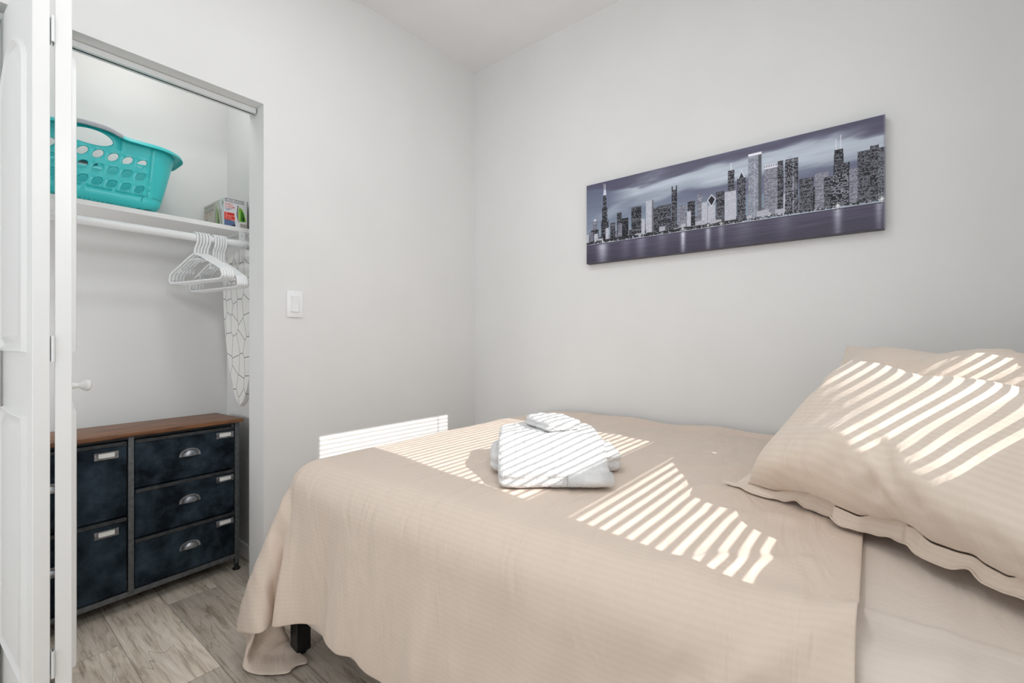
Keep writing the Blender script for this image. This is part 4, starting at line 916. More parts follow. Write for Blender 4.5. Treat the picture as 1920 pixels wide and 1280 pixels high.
-45,2,-62,-14,1,-77,0,2,-79,0,2,-79,0,2,-79,-1,2,-79,1,2,-79,1,2,-79,-3,2,-78,2,2,-79,1,2,-79,2,2,-79,-2,2,-79,6,2,-79,3880,-1248,1349,-75,-3,2,-78,
-1,0,-79,-1,3,-79,-1,1,-79,0,1,-79,-1,3,-80,-1,2,-77,-3,17,-76,-2,-12,-79,-1,1,-79,0,0,-79,0,0,-79,-1,-1,-79,0,-2,-79,0,-1,-79,0,-1,-79,0,-1,-79,-1,0,
-79,0,0,-77,-2,0,-78,0,0,-79,0,0,-79,-1,-1,-79,0,-1,-79,0,-2,-79,0,-1,-79,0,-2,-77,-2,-1,-79,1,0,-78,1,0,-79,0,-1,-79,1,-1,-79,1,-1,-79,0,-4,-79,1,-4,
-79,1,-5,-77,2,-14,-61,2,-51,-44,1,-63,-14,2,-78,0,2,-79,1,2,-79,0,2,-78,-1,2,-79,0,2,-79,1,2,-80,-2,2,-78,1,2,-79,2,2,-79,1,2,-79,0,2,-79,4,2,-78,
3880,-1322,1349,-75,-4,4,-78,-2,-2,-79,-1,2,-79,-1,1,-79,0,1,-79,-1,3,-79,-1,2,-79,-1,3,-77,-3,15,-78,-2,-8,-79,0,-3,-78,0,0,-79,-1,-1,-79,-1,-1,-79,
0,-1,-79,0,-1,-79,1,-1,-79,-1,0,-79,0,0,-79,0,0,-78,-2,0,-77,-1,-1,-80,0,-1,-79,0,-2,-79,0,-2,-78,0,-2,-79,0,-1,-79,0,-1,-78,-1,0,-79,0,0,-79,1,0,-79,
0,-1,-78,1,-1,-79,1,-3,-79,1,-4,-79,1,-5,-78,1,-14,-60,2,-52,-44,2,-64,-13,2,-78,0,2,-80,0,2,-78,1,2,-79,-1,2,-79,0,2,-79,-1,1,-79,2,3,-79,0,2,-79,1,
2,-78,0,1,-79,2,2,-79,3,2,-79,3880,-1397,1349,-78,0,5,-78,-2,12,-76,-6,-12,-79,-1,0,-79,-1,1,-79,0,2,-78,-1,2,-79,-1,3,-80,-1,2,-79,-1,2,-77,-2,13,
-78,-1,-13,-79,-1,-1,-79,0,-1,-78,-1,0,-79,0,0,-79,0,-1,-79,0,1,-79,0,0,-79,-1,0,-79,0,-1,-79,-1,-1,-78,-1,-2,-78,0,-2,-79,-1,-3,-79,0,-1,-79,0,-2,
-79,0,-1,-79,0,0,-78,0,0,-79,0,0,-79,1,-1,-79,1,-1,-78,0,-3,-80,1,-3,-79,2,-4,-77,1,-16,-60,2,-52,-44,1,-65,-11,2,-78,-1,2,-79,-1,2,-79,1,2,-79,0,2,
-79,0,2,-79,0,2,-79,0,2,-78,1,2,-79,1,2,-79,-1,2,-79,3,2,-79,3,2,-79,3880,-1471,1349,-78,-1,3,-79,0,5,-77,-5,16,-79,-1,-3,-76,-5,-15,-79,-1,2,-79,0,2,
-79,-1,2,-79,-1,2,-79,-1,1,-79,0,0,-79,-1,3,-77,-3,-3,-79,0,-1,-79,0,0,-79,-1,3,-79,0,-2,-79,0,0,-79,-1,1,-79,0,0,-78,-1,-1,-79,0,-1,-79,0,-2,-78,-2,
-3,-79,0,-3,-79,0,-2,-79,0,-2,-79,0,-1,-78,0,0,-79,0,0,-79,0,0,-79,1,-1,-79,0,-1,-79,1,-3,-79,1,-3,-79,1,-4,-77,1,-16,-60,2,-52,-44,2,-65,-10,2,-79,
-1,2,-79,0,2,-78,0,2,-79,0,2,-79,0,2,-79,0,2,-79,0,2,-79,1,2,-79,2,1,-79,-3,2,-79,3,2,-78,4,2,-79,3880,-1545,1349,-78,-2,3,-79,-1,5,-79,-1,-3,-79,-1,
5,-77,-5,19,-76,-5,-20,-78,-1,1,-79,0,1,-80,-1,2,-79,-1,0,-79,0,1,-79,-1,-1,-79,-1,0,-77,-2,0,-79,0,0,-79,-1,1,-79,0,0,-79,0,1,-79,-1,1,-79,0,0,-79,
-1,0,-79,-1,-2,-79,0,-2,-79,0,-3,-78,-1,-2,-79,0,-3,-79,0,-2,-79,0,-1,-78,0,-1,-79,0,0,-79,0,0,-79,0,-1,-79,1,-1,-79,1,-3,-79,1,-3,-79,1,-4,-77,1,-16,
-60,1,-52,-43,2,-66,-10,2,-78,-1,3,-79,0,2,-79,0,1,-79,1,2,-79,-3,2,-79,0,2,-78,4,2,-79,-1,2,-80,-1,2,-78,4,2,-79,-1,2,-78,4,2,-79,3880,-1619,1349,
-79,-2,4,-77,-3,0,-79,-1,2,-80,-1,1,-79,-1,1,-77,-5,16,-76,-4,-6,-78,-1,-6,-79,-1,0,-80,-1,1,-79,-1,-1,-79,0,0,-79,-1,-1,-79,-1,0,-77,-2,0,-79,0,1,
-80,-1,2,-79,0,1,-78,0,1,-79,-1,0,-79,0,0,-80,-1,-1,-78,0,-2,-79,0,-3,-79,-1,-3,-79,0,-2,-79,-1,-2,-79,0,-2,-79,0,-1,-78,0,0,-79,0,-1,-79,1,-1,-79,0,
-2,-79,1,-3,-79,1,-3,-79,1,-3,-77,1,-16,-60,2,-53,-43,2,-65,-10,2,-78,1,2,-79,-1,2,-79,1,2,-79,-3,2,-79,3,2,-79,-1,2,-79,1,2,-79,0,2,-79,-1,2,-79,4,2,
-78,-1,1,-79,4,2,-79,3880,-1694,1349,-78,-2,3,-78,-2,3,-79,-3,6,-79,-1,-3,-79,-1,0,-79,-2,1,-79,-1,4,-77,-5,17,-76,-3,-19,-79,-1,0,-79,-1,-1,-80,-1,
-1,-79,0,0,-79,-1,-1,-79,-1,0,-78,-1,1,-79,-1,2,-79,0,1,-79,0,2,-79,-1,0,-79,0,0,-79,-1,-1,-79,0,-2,-79,-1,-2,-79,0,-3,-79,0,-2,-79,-1,-2,-78,0,-1,
-79,0,-1,-79,0,-1,-79,0,-1,-79,0,-2,-79,1,-2,-79,0,-3,-79,1,-4,-79,1,-3,-77,2,-17,-60,2,-51,-43,1,-65,-8,3,-79,-2,2,-78,1,2,-79,0,2,-79,0,2,-79,-1,2,
-79,1,2,-79,0,1,-79,0,2,-79,1,2,-79,1,2,-79,2,1,-79,2,2,-79,3880,-1768,1349,-77,-4,4,-78,-3,0,-79,-2,2,-79,-1,1,-79,-2,2,-79,-1,2,-79,-1,1,-80,-2,0,
-77,-4,13,-76,-3,-12,-79,-1,-2,-79,-1,-2,-80,0,-1,-79,-1,0,-78,-1,0,-80,0,1,-78,-2,1,-79,0,1,-79,0,2,-79,-1,1,-79,0,0,-79,-1,-1,-79,-1,-2,-79,0,-2,
-79,-1,-2,-79,0,-2,-79,0,-1,-79,0,-2,-79,-1,0,-79,0,-2,-79,0,-1,-79,1,-2,-79,0,-3,-79,1,-3,-79,1,-4,-79,1,-3,-77,1,-18,-60,2,-50,-42,2,-65,-8,2,-79,
-1,2,-79,0,2,-79,-1,2,-79,0,2,-79,0,2,-79,-1,2,-79,1,1,-79,0,2,-78,1,2,-79,0,2,-79,2,1,-79,3,2,-79,3880,-1842,1349,-78,-3,4,-79,-3,11,-77,-5,-7,-79,
-2,-2,-78,-1,2,-80,-1,2,-79,-1,2,-79,-2,1,-79,-1,0,-79,-1,0,-75,-6,-2,-79,-1,-2,-79,-1,-1,-79,0,-1,-79,-1,0,-80,0,0,-79,-1,1,-79,-1,1,-79,-1,2,-79,0,
0,-79,-1,0,-79,0,0,-79,-1,-2,-79,0,-1,-79,-1,-2,-79,0,-1,-79,-1,-1,-79,0,-1,-79,0,-1,-79,0,-1,-79,0,-2,-79,0,-2,-79,1,-3,-79,0,-4,-79,1,-4,-79,1,-3,
-77,2,-18,-60,2,-50,-41,2,-65,-8,2,-79,-1,2,-79,-1,1,-79,-1,2,-79,-1,2,-79,-1,2,-79,1,1,-79,-1,2,-79,2,2,-79,0,1,-78,-1,2,-79,3,2,-79,3,1,-79,3880,
-1916,1349,-78,-3,2,-79,-1,1,-78,-6,15,-79,-2,2,-77,-4,-13,-79,-1,2,-79,-1,2,-79,-2,1,-79,-1,0,-79,-2,0,-79,-1,-2,-76,-5,-1,-79,-1,-2,-79,-1,-1,-80,0,
0,-79,-1,0,-79,-1,1,-79,0,1,-79,-1,1,-79,-1,0,-79,0,0,-79,-1,-1,-79,0,-1,-79,-1,-2,-79,0,-1,-79,0,0,-79,-1,-1,-79,0,0,-79,0,-1,-80,0,-1,-79,0,-1,-79,
0,-2,-79,0,-3,-79,1,-5,-79,1,-4,-79,0,-4,-77,2,-18,-59,2,-50,-42,2,-65,-8,2,-79,-1,2,-79,-1,2,-79,-4,1,-79,-2,2,-79,2,1,-79,-1,1,-79,1,2,-79,0,1,-79,
-2,2,-78,2,1,-79,2,2,-79,2,1,-79,3880,-1991,1349,-78,-3,2,-78,-2,-3,-79,-3,2,-79,-2,2,-78,-5,16,-79,-1,0,-77,-3,-9,-80,-2,1,-79,-2,0,-79,-1,0,-79,-2,
-1,-79,-1,-2,-76,-4,-1,-79,-1,-1,-80,0,0,-79,-1,0,-79,-1,0,-79,0,1,-79,-1,0,-79,-1,0,-79,0,-1,-79,-1,-1,-79,0,-1,-79,-1,-1,-80,0,-1,-79,-1,0,-79,0,-1,
-79,0,0,-79,-1,1,-79,0,-1,-79,0,-1,-79,0,-2,-79,1,-3,-79,0,-4,-79,1,-5,-80,1,-3,-76,1,-20,-60,2,-50,-41,3,-65,-9,2,-79,-1,1,-79,-4,1,-79,-2,2,-79,0,1,
-79,-3,0,-79,-1,1,-79,-2,1,-79,-1,1,-79,1,2,-79,1,1,-79,1,2,-79,3,1,-78,3880,-2065,1349,-77,-4,1,-78,-3,-5,-79,-3,2,-79,-2,2,-79,-2,3,-79,-3,2,-78,-4,
14,-78,-2,-10,-79,-2,0,-79,-1,0,-79,-2,-1,-79,-1,-1,-79,-2,-1,-77,-3,-1,-80,0,0,-79,-1,0,-79,-1,1,-79,0,0,-79,-1,0,-79,-1,-1,-79,-1,-1,-79,0,-1,-80,0,
-2,-79,-1,-1,-79,-1,-1,-79,0,0,-79,-1,0,-79,0,1,-79,0,0,-79,0,0,-79,0,-1,-80,0,-2,-79,0,-3,-79,0,-3,-79,1,-5,-79,1,-2,-77,2,-21,-60,2,-50,-41,2,-66,
-8,2,-79,-3,1,-79,-3,1,-79,-3,0,-79,-4,0,-79,-3,1,-79,-3,0,-79,-3,0,-79,-2,1,-79,0,0,-79,0,1,-79,2,2,-79,2,2,-79,3880,-2139,1349,-75,-5,1,-79,-4,0,
-79,-3,-5,-79,-2,2,-79,-2,2,-79,-3,3,-79,-2,2,-78,-4,10,-78,-2,-8,-79,-1,0,-79,-2,-1,-79,-1,-1,-79,-2,0,-79,-1,0,-79,-2,0,-79,-1,0,-79,-1,0,-79,-1,0,
-79,0,0,-79,-1,-1,-79,-1,-1,-79,0,-2,-80,-1,-2,-79,-1,-2,-79,0,0,-79,0,-1,-79,-1,1,-80,0,0,-79,0,1,-79,-1,0,-79,0,-1,-79,0,-1,-79,1,-2,-79,0,-4,-79,1,
-4,-80,0,-2,-76,2,-20,-61,2,-51,-41,3,-67,-8,1,-79,-4,1,-80,-5,0,-79,-5,-1,-79,-5,-1,-79,-5,-1,-79,-5,0,-79,-6,-1,-79,-2,0,-79,-3,0,-79,-2,1,-79,4,2,
-79,4,2,-78,3880,-2213,1349,-78,-4,4,-74,-7,-9,-79,-3,0,-79,-2,1,-79,-3,2,-80,-2,2,-79,-2,2,-79,-2,1,-78,-3,7,-78,-2,-7,-80,-2,0,-79,-2,0,-79,-1,0,
-79,-1,0,-79,-2,0,-79,-1,1,-79,-1,1,-79,-1,0,-79,-1,-1,-79,0,-1,-79,-1,-2,-79,-1,-2,-80,0,-2,-79,-1,-2,-79,0,-1,-79,-1,0,-79,0,0,-80,0,1,-79,-1,0,-79,
0,1,-79,0,-1,-79,0,-1,-80,0,-2,-79,0,-3,-79,1,-3,-79,0,-2,-77,2,-20,-61,3,-51,-41,2,-69,-9,1,-79,-5,0,-79,-6,-1,-79,-8,-2,-79,-8,-2,-79,-9,-2,-79,-11,
-2,-79,-1,-1,-79,-4,-1,-79,-4,-1,-79,-1,1,-79,6,2,-79,-1,2,-79,3880,-2288,1349,-78,-2,2,-78,-5,10,-74,-8,-17,-79,-2,0,-79,-3,1,-79,-2,2,-79,-2,1,-79,
-2,0,-79,-3,1,-79,-2,4,-79,-2,-5,-79,-2,0,-79,-1,0,-79,-2,1,-79,-1,1,-79,-1,1,-79,-1,1,-79,-1,0,-80,-1,0,-79,-1,-1,-79,0,-2,-79,-1,-2,-79,0,-3,-80,-1,
-2,-79,0,-1,-79,-1,0,-79,0,0,-79,-1,0,-80,0,1,-79,0,0,-79,0,-1,-80,0,-1,-79,-1,-2,-79,0,-2,-80,1,-3,-79,0,-1,-77,2,-19,-60,3,-52,-40,3,-69,-12,0,-79,
-6,-1,-79,-9,-2,-79,-11,-3,-79,-11,-4,-80,-10,-3,-79,-7,-3,-79,-10,-2,-79,-6,-2,-79,-4,-2,-79,-1,0,-79,0,2,-78,3,2,-79,3880,-2362,1349,-78,-3,2,-78,
-2,-3,-77,-8,16,-76,-6,-13,-78,-3,-7,-79,-2,1,-79,-2,1,-79,-3,0,-79,-2,-1,-79,-2,0,-79,-2,-1,-79,-2,0,-79,-1,1,-79,-2,1,-79,-1,1,-79,-1,2,-79,-1,1,
-80,-1,0,-79,-1,0,-79,-1,-1,-79,0,-2,-79,-1,-2,-80,-1,-2,-79,0,-2,-79,-1,-1,-80,0,-1,-79,-1,0,-79,0,0,-80,0,0,-79,-1,0,-79,0,-1,-80,0,-1,-79,0,-1,-80,
0,-3,-79,0,-2,-80,0,-1,-76,2,-19,-62,4,-50,-40,3,-70,-14,-1,-80,-11,-2,-79,-12,-3,-79,-11,-5,-79,-10,-4,-79,-11,-5,-79,-12,-4,-79,-10,-4,-79,-10,-4,
-79,-8,-2,-79,-5,0,-79,1,1,-79,3,2,-79,3880,-2436,1349,-76,-4,1,-78,-3,-5,-79,-3,-4,-78,-5,9,-78,-6,12,-76,-5,-19,-79,-2,0,-79,-3,-1,-79,-2,0,-79,-2,
-1,-79,-2,-1,-79,-2,0,-79,-1,0,-80,-2,1,-79,-1,2,-79,-1,1,-79,-1,2,-79,-1,1,-79,-1,0,-79,-1,-1,-80,-1,-1,-79,0,-2,-79,-1,-2,-79,0,-2,-80,-1,-1,-79,-1,
-1,-80,0,0,-79,0,0,-79,-1,0,-80,0,-1,-79,0,-1,-80,0,-1,-79,-1,-2,-80,0,-2,-80,0,-2,-80,0,0,-76,2,-19,-62,5,-50,-40,3,-70,-12,-1,-80,-11,-3,-79,-15,-5,
-79,-18,-6,-79,-20,-6,-79,-21,-5,-79,-21,-6,-79,-20,-5,-79,-18,-4,-79,-14,-3,-79,-10,-1,-78,-4,2,-79,-2,4,-80,3880,-2510,1349,-76,-5,3,-76,-4,-7,-79,
-3,-6,-79,-3,1,-79,-4,1,-77,-8,16,-77,-4,-16,-79,-2,-1,-79,-2,-2,-79,-2,-1,-79,-2,-1,-79,-2,-1,-79,-1,1,-80,-2,1,-79,-1,1,-79,-1,2,-79,-2,1,-79,0,1,
-79,-1,1,-80,-1,-1,-79,-1,-1,-79,-1,-1,-79,0,-2,-80,-1,-1,-79,0,-1,-80,-1,0,-79,0,-1,-79,-1,0,-79,0,0,-80,0,-1,-80,-1,-1,-79,0,-2,-80,0,-2,-80,0,-2,
-80,-1,0,-81,-2,0,-80,3,-19,-60,6,-51,-38,3,-72,-12,0,-80,-12,-1,-78,-14,-1,-79,-15,-3,-79,-16,-2,-79,-17,-1,-78,-16,-1,-79,-19,-5,-79,-19,-7,-79,-18,
-8,-79,-18,-8,-79,-7,-1,-79,-3,2,-79,3880,-2585,1389,-73,-5,-29,-78,-5,-6,-79,-3,-10,-78,-3,-8,-79,-4,1,-79,-3,1,-77,-6,4,-78,-4,-9,-79,-2,-2,-79,-3,
3,-79,-2,-1,-79,-2,-1,-79,-1,-2,-80,-2,0,-79,-1,1,-79,-1,1,-79,-2,1,-79,0,0,-79,-1,-1,-80,0,-1,-79,-1,-1,-79,-1,-1,-80,-1,-2,-79,0,-1,-79,-1,0,-80,0,
0,-79,-1,0,-79,0,0,-80,-1,-1,-79,0,-1,-80,0,-1,-79,-1,-2,-80,0,-3,-80,0,-2,-79,-2,-1,-80,-4,0,-84,3,-19,-60,9,-50,-33,4,-69,-13,3,-79,-13,4,-78,-16,1,
-78,-20,-4,-79,-23,-7,-78,-30,-9,-79,-6,-3,-78,-1,-1,-78,6,2,-79,1,2,-78,1,3,-79,1,3,-79,-1,3,-79,3875,-2639,1332,-74,-21,9,-68,1,-28,-79,-5,-2,-79,
-4,-2,-79,-4,-1,-79,-3,-3,-79,-3,-2,-78,-2,-4,-79,-4,-2,-79,-2,-4,-79,-1,-3,-79,-1,-2,-79,-2,-2,-79,-1,0,-79,-1,0,-80,-1,0,-79,-1,0,-79,-1,-1,-79,-1,
0,-79,0,-1,-80,-1,-1,-79,-1,-1,-79,0,-1,-79,-1,0,-80,-1,0,-79,0,-1,-79,-1,0,-80,0,0,-79,-1,0,-79,-1,-1,-79,0,-2,-80,0,-1,-79,-1,-2,-79,-1,-1,-79,-1,
-2,-78,-4,-2,-79,-3,-10,-64,10,-47,-31,31,-66,-53,-11,-63,-45,12,-70,-30,14,-76,-10,1,-78,-11,-7,-78,-13,-13,-79,-12,-12,-79,-8,-8,-78,-5,-5,-79,-1,
-3,-79,4,0,-78,10,4,-79,11,5,-79,3876,-2698,1280,-79,-2,-3,-71,-25,6,-70,2,-21,-78,-1,-6,-79,-4,-3,-79,-3,-3,-79,-2,-3,-79,-3,-3,-79,-1,-2,-79,-1,-3,
-79,-1,-2,-80,-2,-1,-79,-1,-2,-79,-1,-2,-79,1,-2,-79,0,-1,-79,0,-2,-80,-1,-1,-79,0,-1,-79,-1,-1,-79,0,-1,-79,-1,-1,-80,0,-1,-79,0,0,-79,-1,-1,-79,0,
-1,-79,0,-1,-79,-1,0,-80,0,-1,-79,0,-1,-78,-1,0,-79,-1,-1,-80,0,-1,-78,0,-1,-79,-2,-2,-79,-1,-3,-75,5,-9,-40,8,-44,-57,2,-50,-7,38,-66,-50,-2,-62,-60,
-15,-68,-60,-2,-69,-47,11,-72,-29,12,-75,-18,6,-77,-11,2,-78,-6,1,-78,-1,1,-78,5,3,-79,10,5,-78,12,4,-79,3878,-2744,1221,-79,-4,-3,-78,-4,-4,-71,-23,
-6,-70,16,-21,-79,1,-4,-79,-1,-4,-79,-1,-3,-79,-3,-3,-79,0,-3,-79,2,-3,-80,-2,-2,-79,0,-2,-79,0,-1,-79,1,-2,-79,0,-2,-79,-2,-2,-80,0,-1,-79,0,-2,-79,
-2,-1,-79,1,-1,-79,1,-1,-80,1,-1,-79,-1,-1,-79,-1,-1,-79,0,-1,-79,0,-1,-79,-1,0,-79,0,-1,-79,1,-1,-79,1,-1,-79,0,0,-79,-2,-1,-79,0,-2,-79,-1,-1,-79,0,
-2,-80,2,-3,-63,5,-8,-70,-27,-20,5,39,-54,-61,-16,-57,12,31,-61,-47,26,-65,-65,-5,-66,-62,-31,-69,-67,-17,-68,-57,3,-69,-39,15,-72,-22,14,-76,-7,9,
-77,1,9,-78,8,11,-78,11,10,-78,3881,-2760,1147,-79,-5,-3,-79,-4,-6,-79,-5,-5,-70,-23,-10,-71,33,-16,-79,0,-4,-79,1,-3,-80,-3,-3,-79,-3,-3,-79,0,-2,
-79,-5,-2,-79,-1,-2,-79,5,-2,-79,4,-2,-80,3,-2,-79,-4,-2,-79,-1,-1,-79,2,-2,-79,-6,-1,-80,1,-1,-79,6,-2,-79,2,-1,-79,0,-1,-79,-5,-1,-79,1,0,-79,-2,-1,
-79,-4,0,-79,3,-1,-79,3,-1,-79,4,-1,-79,3,-1,-78,-6,-1,-79,-3,-1,-80,-3,-1,-80,2,-2,-81,-4,-3,-47,9,-6,-66,-48,-14,-66,22,-39,41,30,-58,-71,-20,-57,9,
21,-60,-28,32,-63,-56,19,-65,-72,-23,-68,-60,-35,-68,-63,-23,-68,-56,-5,-68,-44,12,-69,-20,21,-74,2,16,-77,9,11,-78,3884,-2757,1071,-79,-6,-5,-79,-7,
-5,-79,-7,-5,-79,-3,-5,-69,-21,-12,-74,30,-11,-79,8,-4,-79,-2,-3,-79,-6,-3,-79,4,-2,-79,-4,-2,-79,-7,-1,-80,6,-2,-79,6,-2,-79,5,-3,-79,-7,-2,-79,-4,
-2,-79,5,-2,-80,-8,-1,-79,-3,-1,-79,11,-1,-79,5,-2,-79,0,-1,-79,-7,-1,-79,-3,0,-79,3,0,-79,-7,0,-79,0,0,-79,5,-1,-79,6,-2,-79,8,-1,-79,-8,-1,-79,-8,
-1,-79,-4,-1,-81,1,-2,-81,-10,-3,-43,8,-6,-56,-33,-13,-78,-26,-26,-19,41,-49,44,17,-57,-79,-18,-57,2,16,-60,-9,30,-63,-40,31,-64,-74,-2,-65,-70,-26,
-67,-53,-32,-68,-51,-19,-68,-43,-9,-68,-43,-3,-67,-28,21,-71,3887,-2755,994,-79,-5,-5,-79,-11,-6,-79,-9,-5,-78,-8,-4,-79,13,-4,-70,-22,-13,-77,13,-6,
-78,14,-6,-78,-4,-3,-79,4,-2,-80,-1,-1,-79,-13,-1,-79,6,-1,-79,10,-2,-79,7,-4,-80,-6,-3,-79,-12,-3,-79,8,-1,-79,-5,-1,-79,-10,-1,-79,13,-2,-79,8,-2,
-79,3,-2,-79,-7,-1,-79,-7,1,-79,7,1,-79,-8,1,-79,-5,0,-79,7,-2,-79,7,-1,-79,13,-2,-79,-5,-1,-79,-14,0,-80,-6,-1,-82,-2,-3,-80,-16,-3,-45,6,-6,-69,-7,
-13,-41,-63,-19,-84,17,-37,28,31,-52,43,15,-58,-84,-13,-58,-6,14,-59,30,36,-61,-42,29,-63,-68,9,-64,-73,-5,-64,-55,-25,-68,-50,-14,-68,-43,-4,-68,-23,
-32,-69,3890,-2757,918,-79,2,-7,-79,-16,-7,-79,-8,-5,-78,-18,-3,-78,14,-3,-79,19,-3,-72,-28,-13,-78,1,-5,-78,3,-5,-78,9,-3,-79,10,0,-79,-17,0,-79,1,
-1,-79,14,-2,-80,10,-5,-79,0,-4,-79,-17,-4,-79,5,-1,-79,-2,-1,-79,-19,-1,-79,12,-2,-79,15,-3,-79,4,-2,-79,-5,-1,-79,-11,2,-79,8,2,-80,-5,2,-79,-11,0,
-78,5,-2,-79,8,-2,-79,19,-1,-79,0,-1,-80,-21,0,-79,-6,-1,-83,-5,-3,-78,-24,-4,-54,2,-7,-67,18,-13,-9,-76,-15,-96,-13,-31,-64,36,-40,58,9,-54,45,15,
-59,-87,-8,-59,-16,16,-59,57,35,-58,-25,35,-60,-86,-10,-59,-60,6,-67,-54,12,-68,-45,2,-71,-25,-35,-67,3893,-2762,841,-79,12,-8,-79,-17,-8,-78,-13,-5,
-79,-16,-2,-78,-5,-1,-78,34,-3,-79,5,-5,-74,-19,-11,-78,-22,-6,-79,-1,-1,-78,19,0,-79,-9,1,-79,-3,-1,-79,20,-4,-79,13,-6,-79,4,-6,-79,-19,-4,-80,-1,
-2,-79,5,0,-79,-26,-1,-79,7,-2,-79,23,-4,-79,7,-4,-79,-1,0,-79,-16,3,-79,7,4,-79,1,4,-79,-22,0,-78,10,-2,-79,6,-3,-79,20,-2,-79,11,0,-80,-26,0,-80,
-11,0,-84,-8,-4,-76,-31,-5,-58,1,-8,-62,43,-14,6,-78,-13,-86,-44,-24,-98,10,-34,-21,47,-46,69,-9,-55,44,11,-60,-87,-3,-58,-23,20,-57,69,37,-55,1,45,
-55,-50,34,-55,-64,-8,-72,-58,7,-74,-22,-29,-49,3897,-2770,765,-79,24,-11,-79,-19,-9,-79,-13,-5,-78,-18,-1,-79,-9,1,-79,22,-2,-77,19,-5,-79,5,-6,-77,
-17,-7,-77,-33,-5,-79,11,2,-79,-10,3,-79,-14,0,-79,24,-5,-79,22,-8,-79,12,-8,-79,-17,-6,-79,-10,-1,-79,14,0,-79,-24,-1,-79,-5,-3,-79,29,-5,-79,11,-4,
-79,3,0,-79,-13,4,-79,-4,7,-79,7,5,-79,-20,1,-79,-2,-3,-78,13,-3,-79,15,-3,-80,22,0,-79,-21,1,-81,-21,-1,-86,-11,-4,-73,-40,-6,-62,0,-10,-53,56,-15,
-9,-63,-11,-43,-68,-18,-105,-2,-31,-93,17,-36,28,42,-53,71,-19,-55,41,9,-58,-83,2,-55,-24,25,-54,69,44,-55,22,55,-57,-16,53,-66,-76,31,-41,11,-48,-41,
3901,-2779,689,-79,31,-13,-79,-10,-11,-79,-18,-6,-79,-20,0,-78,-18,3,-79,27,1,-79,16,-4,-78,3,-7,-78,7,-7,-79,-24,-1,-77,-5,1,-79,-11,3,-79,-30,0,-79,
20,-5,-79,27,-10,-79,17,-11,-79,-10,-6,-79,-17,-2,-79,16,1,-79,-24,0,-79,-18,-4,-79,37,-7,-79,18,-5,-79,7,0,-79,-15,6,-79,-13,9,-79,14,7,-79,-20,2,
-79,-9,-3,-79,14,-5,-79,12,-3,-79,31,0,-80,-14,3,-81,-29,-1,-86,-15,-6,-72,-48,-7,-65,-3,-12,-43,68,-16,-50,-60,-10,24,-63,-12,-106,-27,-27,-104,8,
-35,-70,33,-42,61,20,-56,72,-20,-52,39,5,-53,-75,10,-52,-20,29,-53,45,52,-76,-13,52,-49,55,57,-3,53,23,-31,3904,-2788,613,-79,35,-16,-78,5,-13,-79,
-26,-6,-79,-17,1,-79,-29,5,-78,20,2,-79,36,-3,-79,-4,-7,-78,-4,-7,-79,-15,-1,-78,7,5,-79,3,6,-79,-43,0,-79,1,-7,-79,29,-13,-79,18,-13,-79,-1,-8,-80,
-23,-2,-79,14,2,-79,-9,0,-79,-32,-5,-79,32,-8,-79,27,-7,-79,6,1,-79,-10,7,-79,-21,12,-79,14,10,-79,-11,2,-79,-21,-3,-79,14,-7,-79,10,-3,-79,37,1,-79,
-4,3,-82,-32,0,-87,-23,-7,-68,-55,-10,-69,-7,-14,-39,72,-18,-74,-43,-8,63,-53,-9,-83,-56,-20,-104,9,-34,-108,2,-38,-26,50,-48,75,-4,-53,73,-22,-46,28,
-2,-47,-69,16,-73,-7,44,-59,69,67,-33,92,72,13,75,63,-13,3908,-2794,536,-79,33,-18,-78,19,-16,-79,-27,-6,-79,-19,3,-79,-33,7,-78,5,4,-79,47,-2,-79,11,
-8,-80,1,-6,-78,-28,-1,-79,-14,7,-79,20,8,-79,-31,2,-79,-6,-8,-79,37,-15,-79,20,-17,-79,2,-10,-80,-29,-2,-79,4,2,-79,2,1,-79,-44,-6,-79,19,-10,-79,39,
-8,-79,7,1,-80,-3,10,-79,-27,15,-79,8,12,-79,0,3,-79,-30,-4,-79,12,-8,-79,8,-4,-79,37,2,-79,11,4,-81,-31,0,-87,-34,-8,-66,-61,-12,-71,-10,-17,-40,73,
-20,-90,-23,-7,73,-47,-6,-30,-71,-12,-109,-5,-33,-107,6,-39,-96,13,-41,25,50,-48,75,-18,-44,52,-41,-36,20,-3,-75,15,47,-33,94,75,-4,87,68,6,76,68,-7,
3911,-2795,460,-78,23,-20,-78,32,-16,-78,-22,-6,-79,-20,3,-79,-31,8,-79,-14,5,-79,48,-2,-79,19,-8,-79,4,-6,-79,-12,0,-80,-22,8,-79,18,8,-79,-26,3,-80,
-26,-9,-79,37,-17,-79,25,-17,-80,8,-11,-79,-24,-2,-79,-8,3,-80,13,0,-79,-45,-6,-79,1,-11,-79,46,-8,-79,11,1,-79,2,11,-80,-26,16,-79,-3,13,-79,12,4,
-78,-34,-5,-79,5,-8,-80,13,-5,-79,24,2,-79,24,5,-81,-20,0,-86,-47,-8,-64,-63,-13,-71,-17,-18,-50,71,-20,-91,2,-7,65,-51,-5,30,-66,-6,-105,-26,-30,
-106,8,-39,-106,2,-41,-72,32,-37,59,26,-44,64,-31,-55,49,-44,-46,130,33,2,91,71,-2,81,65,12,-72,46,-15]
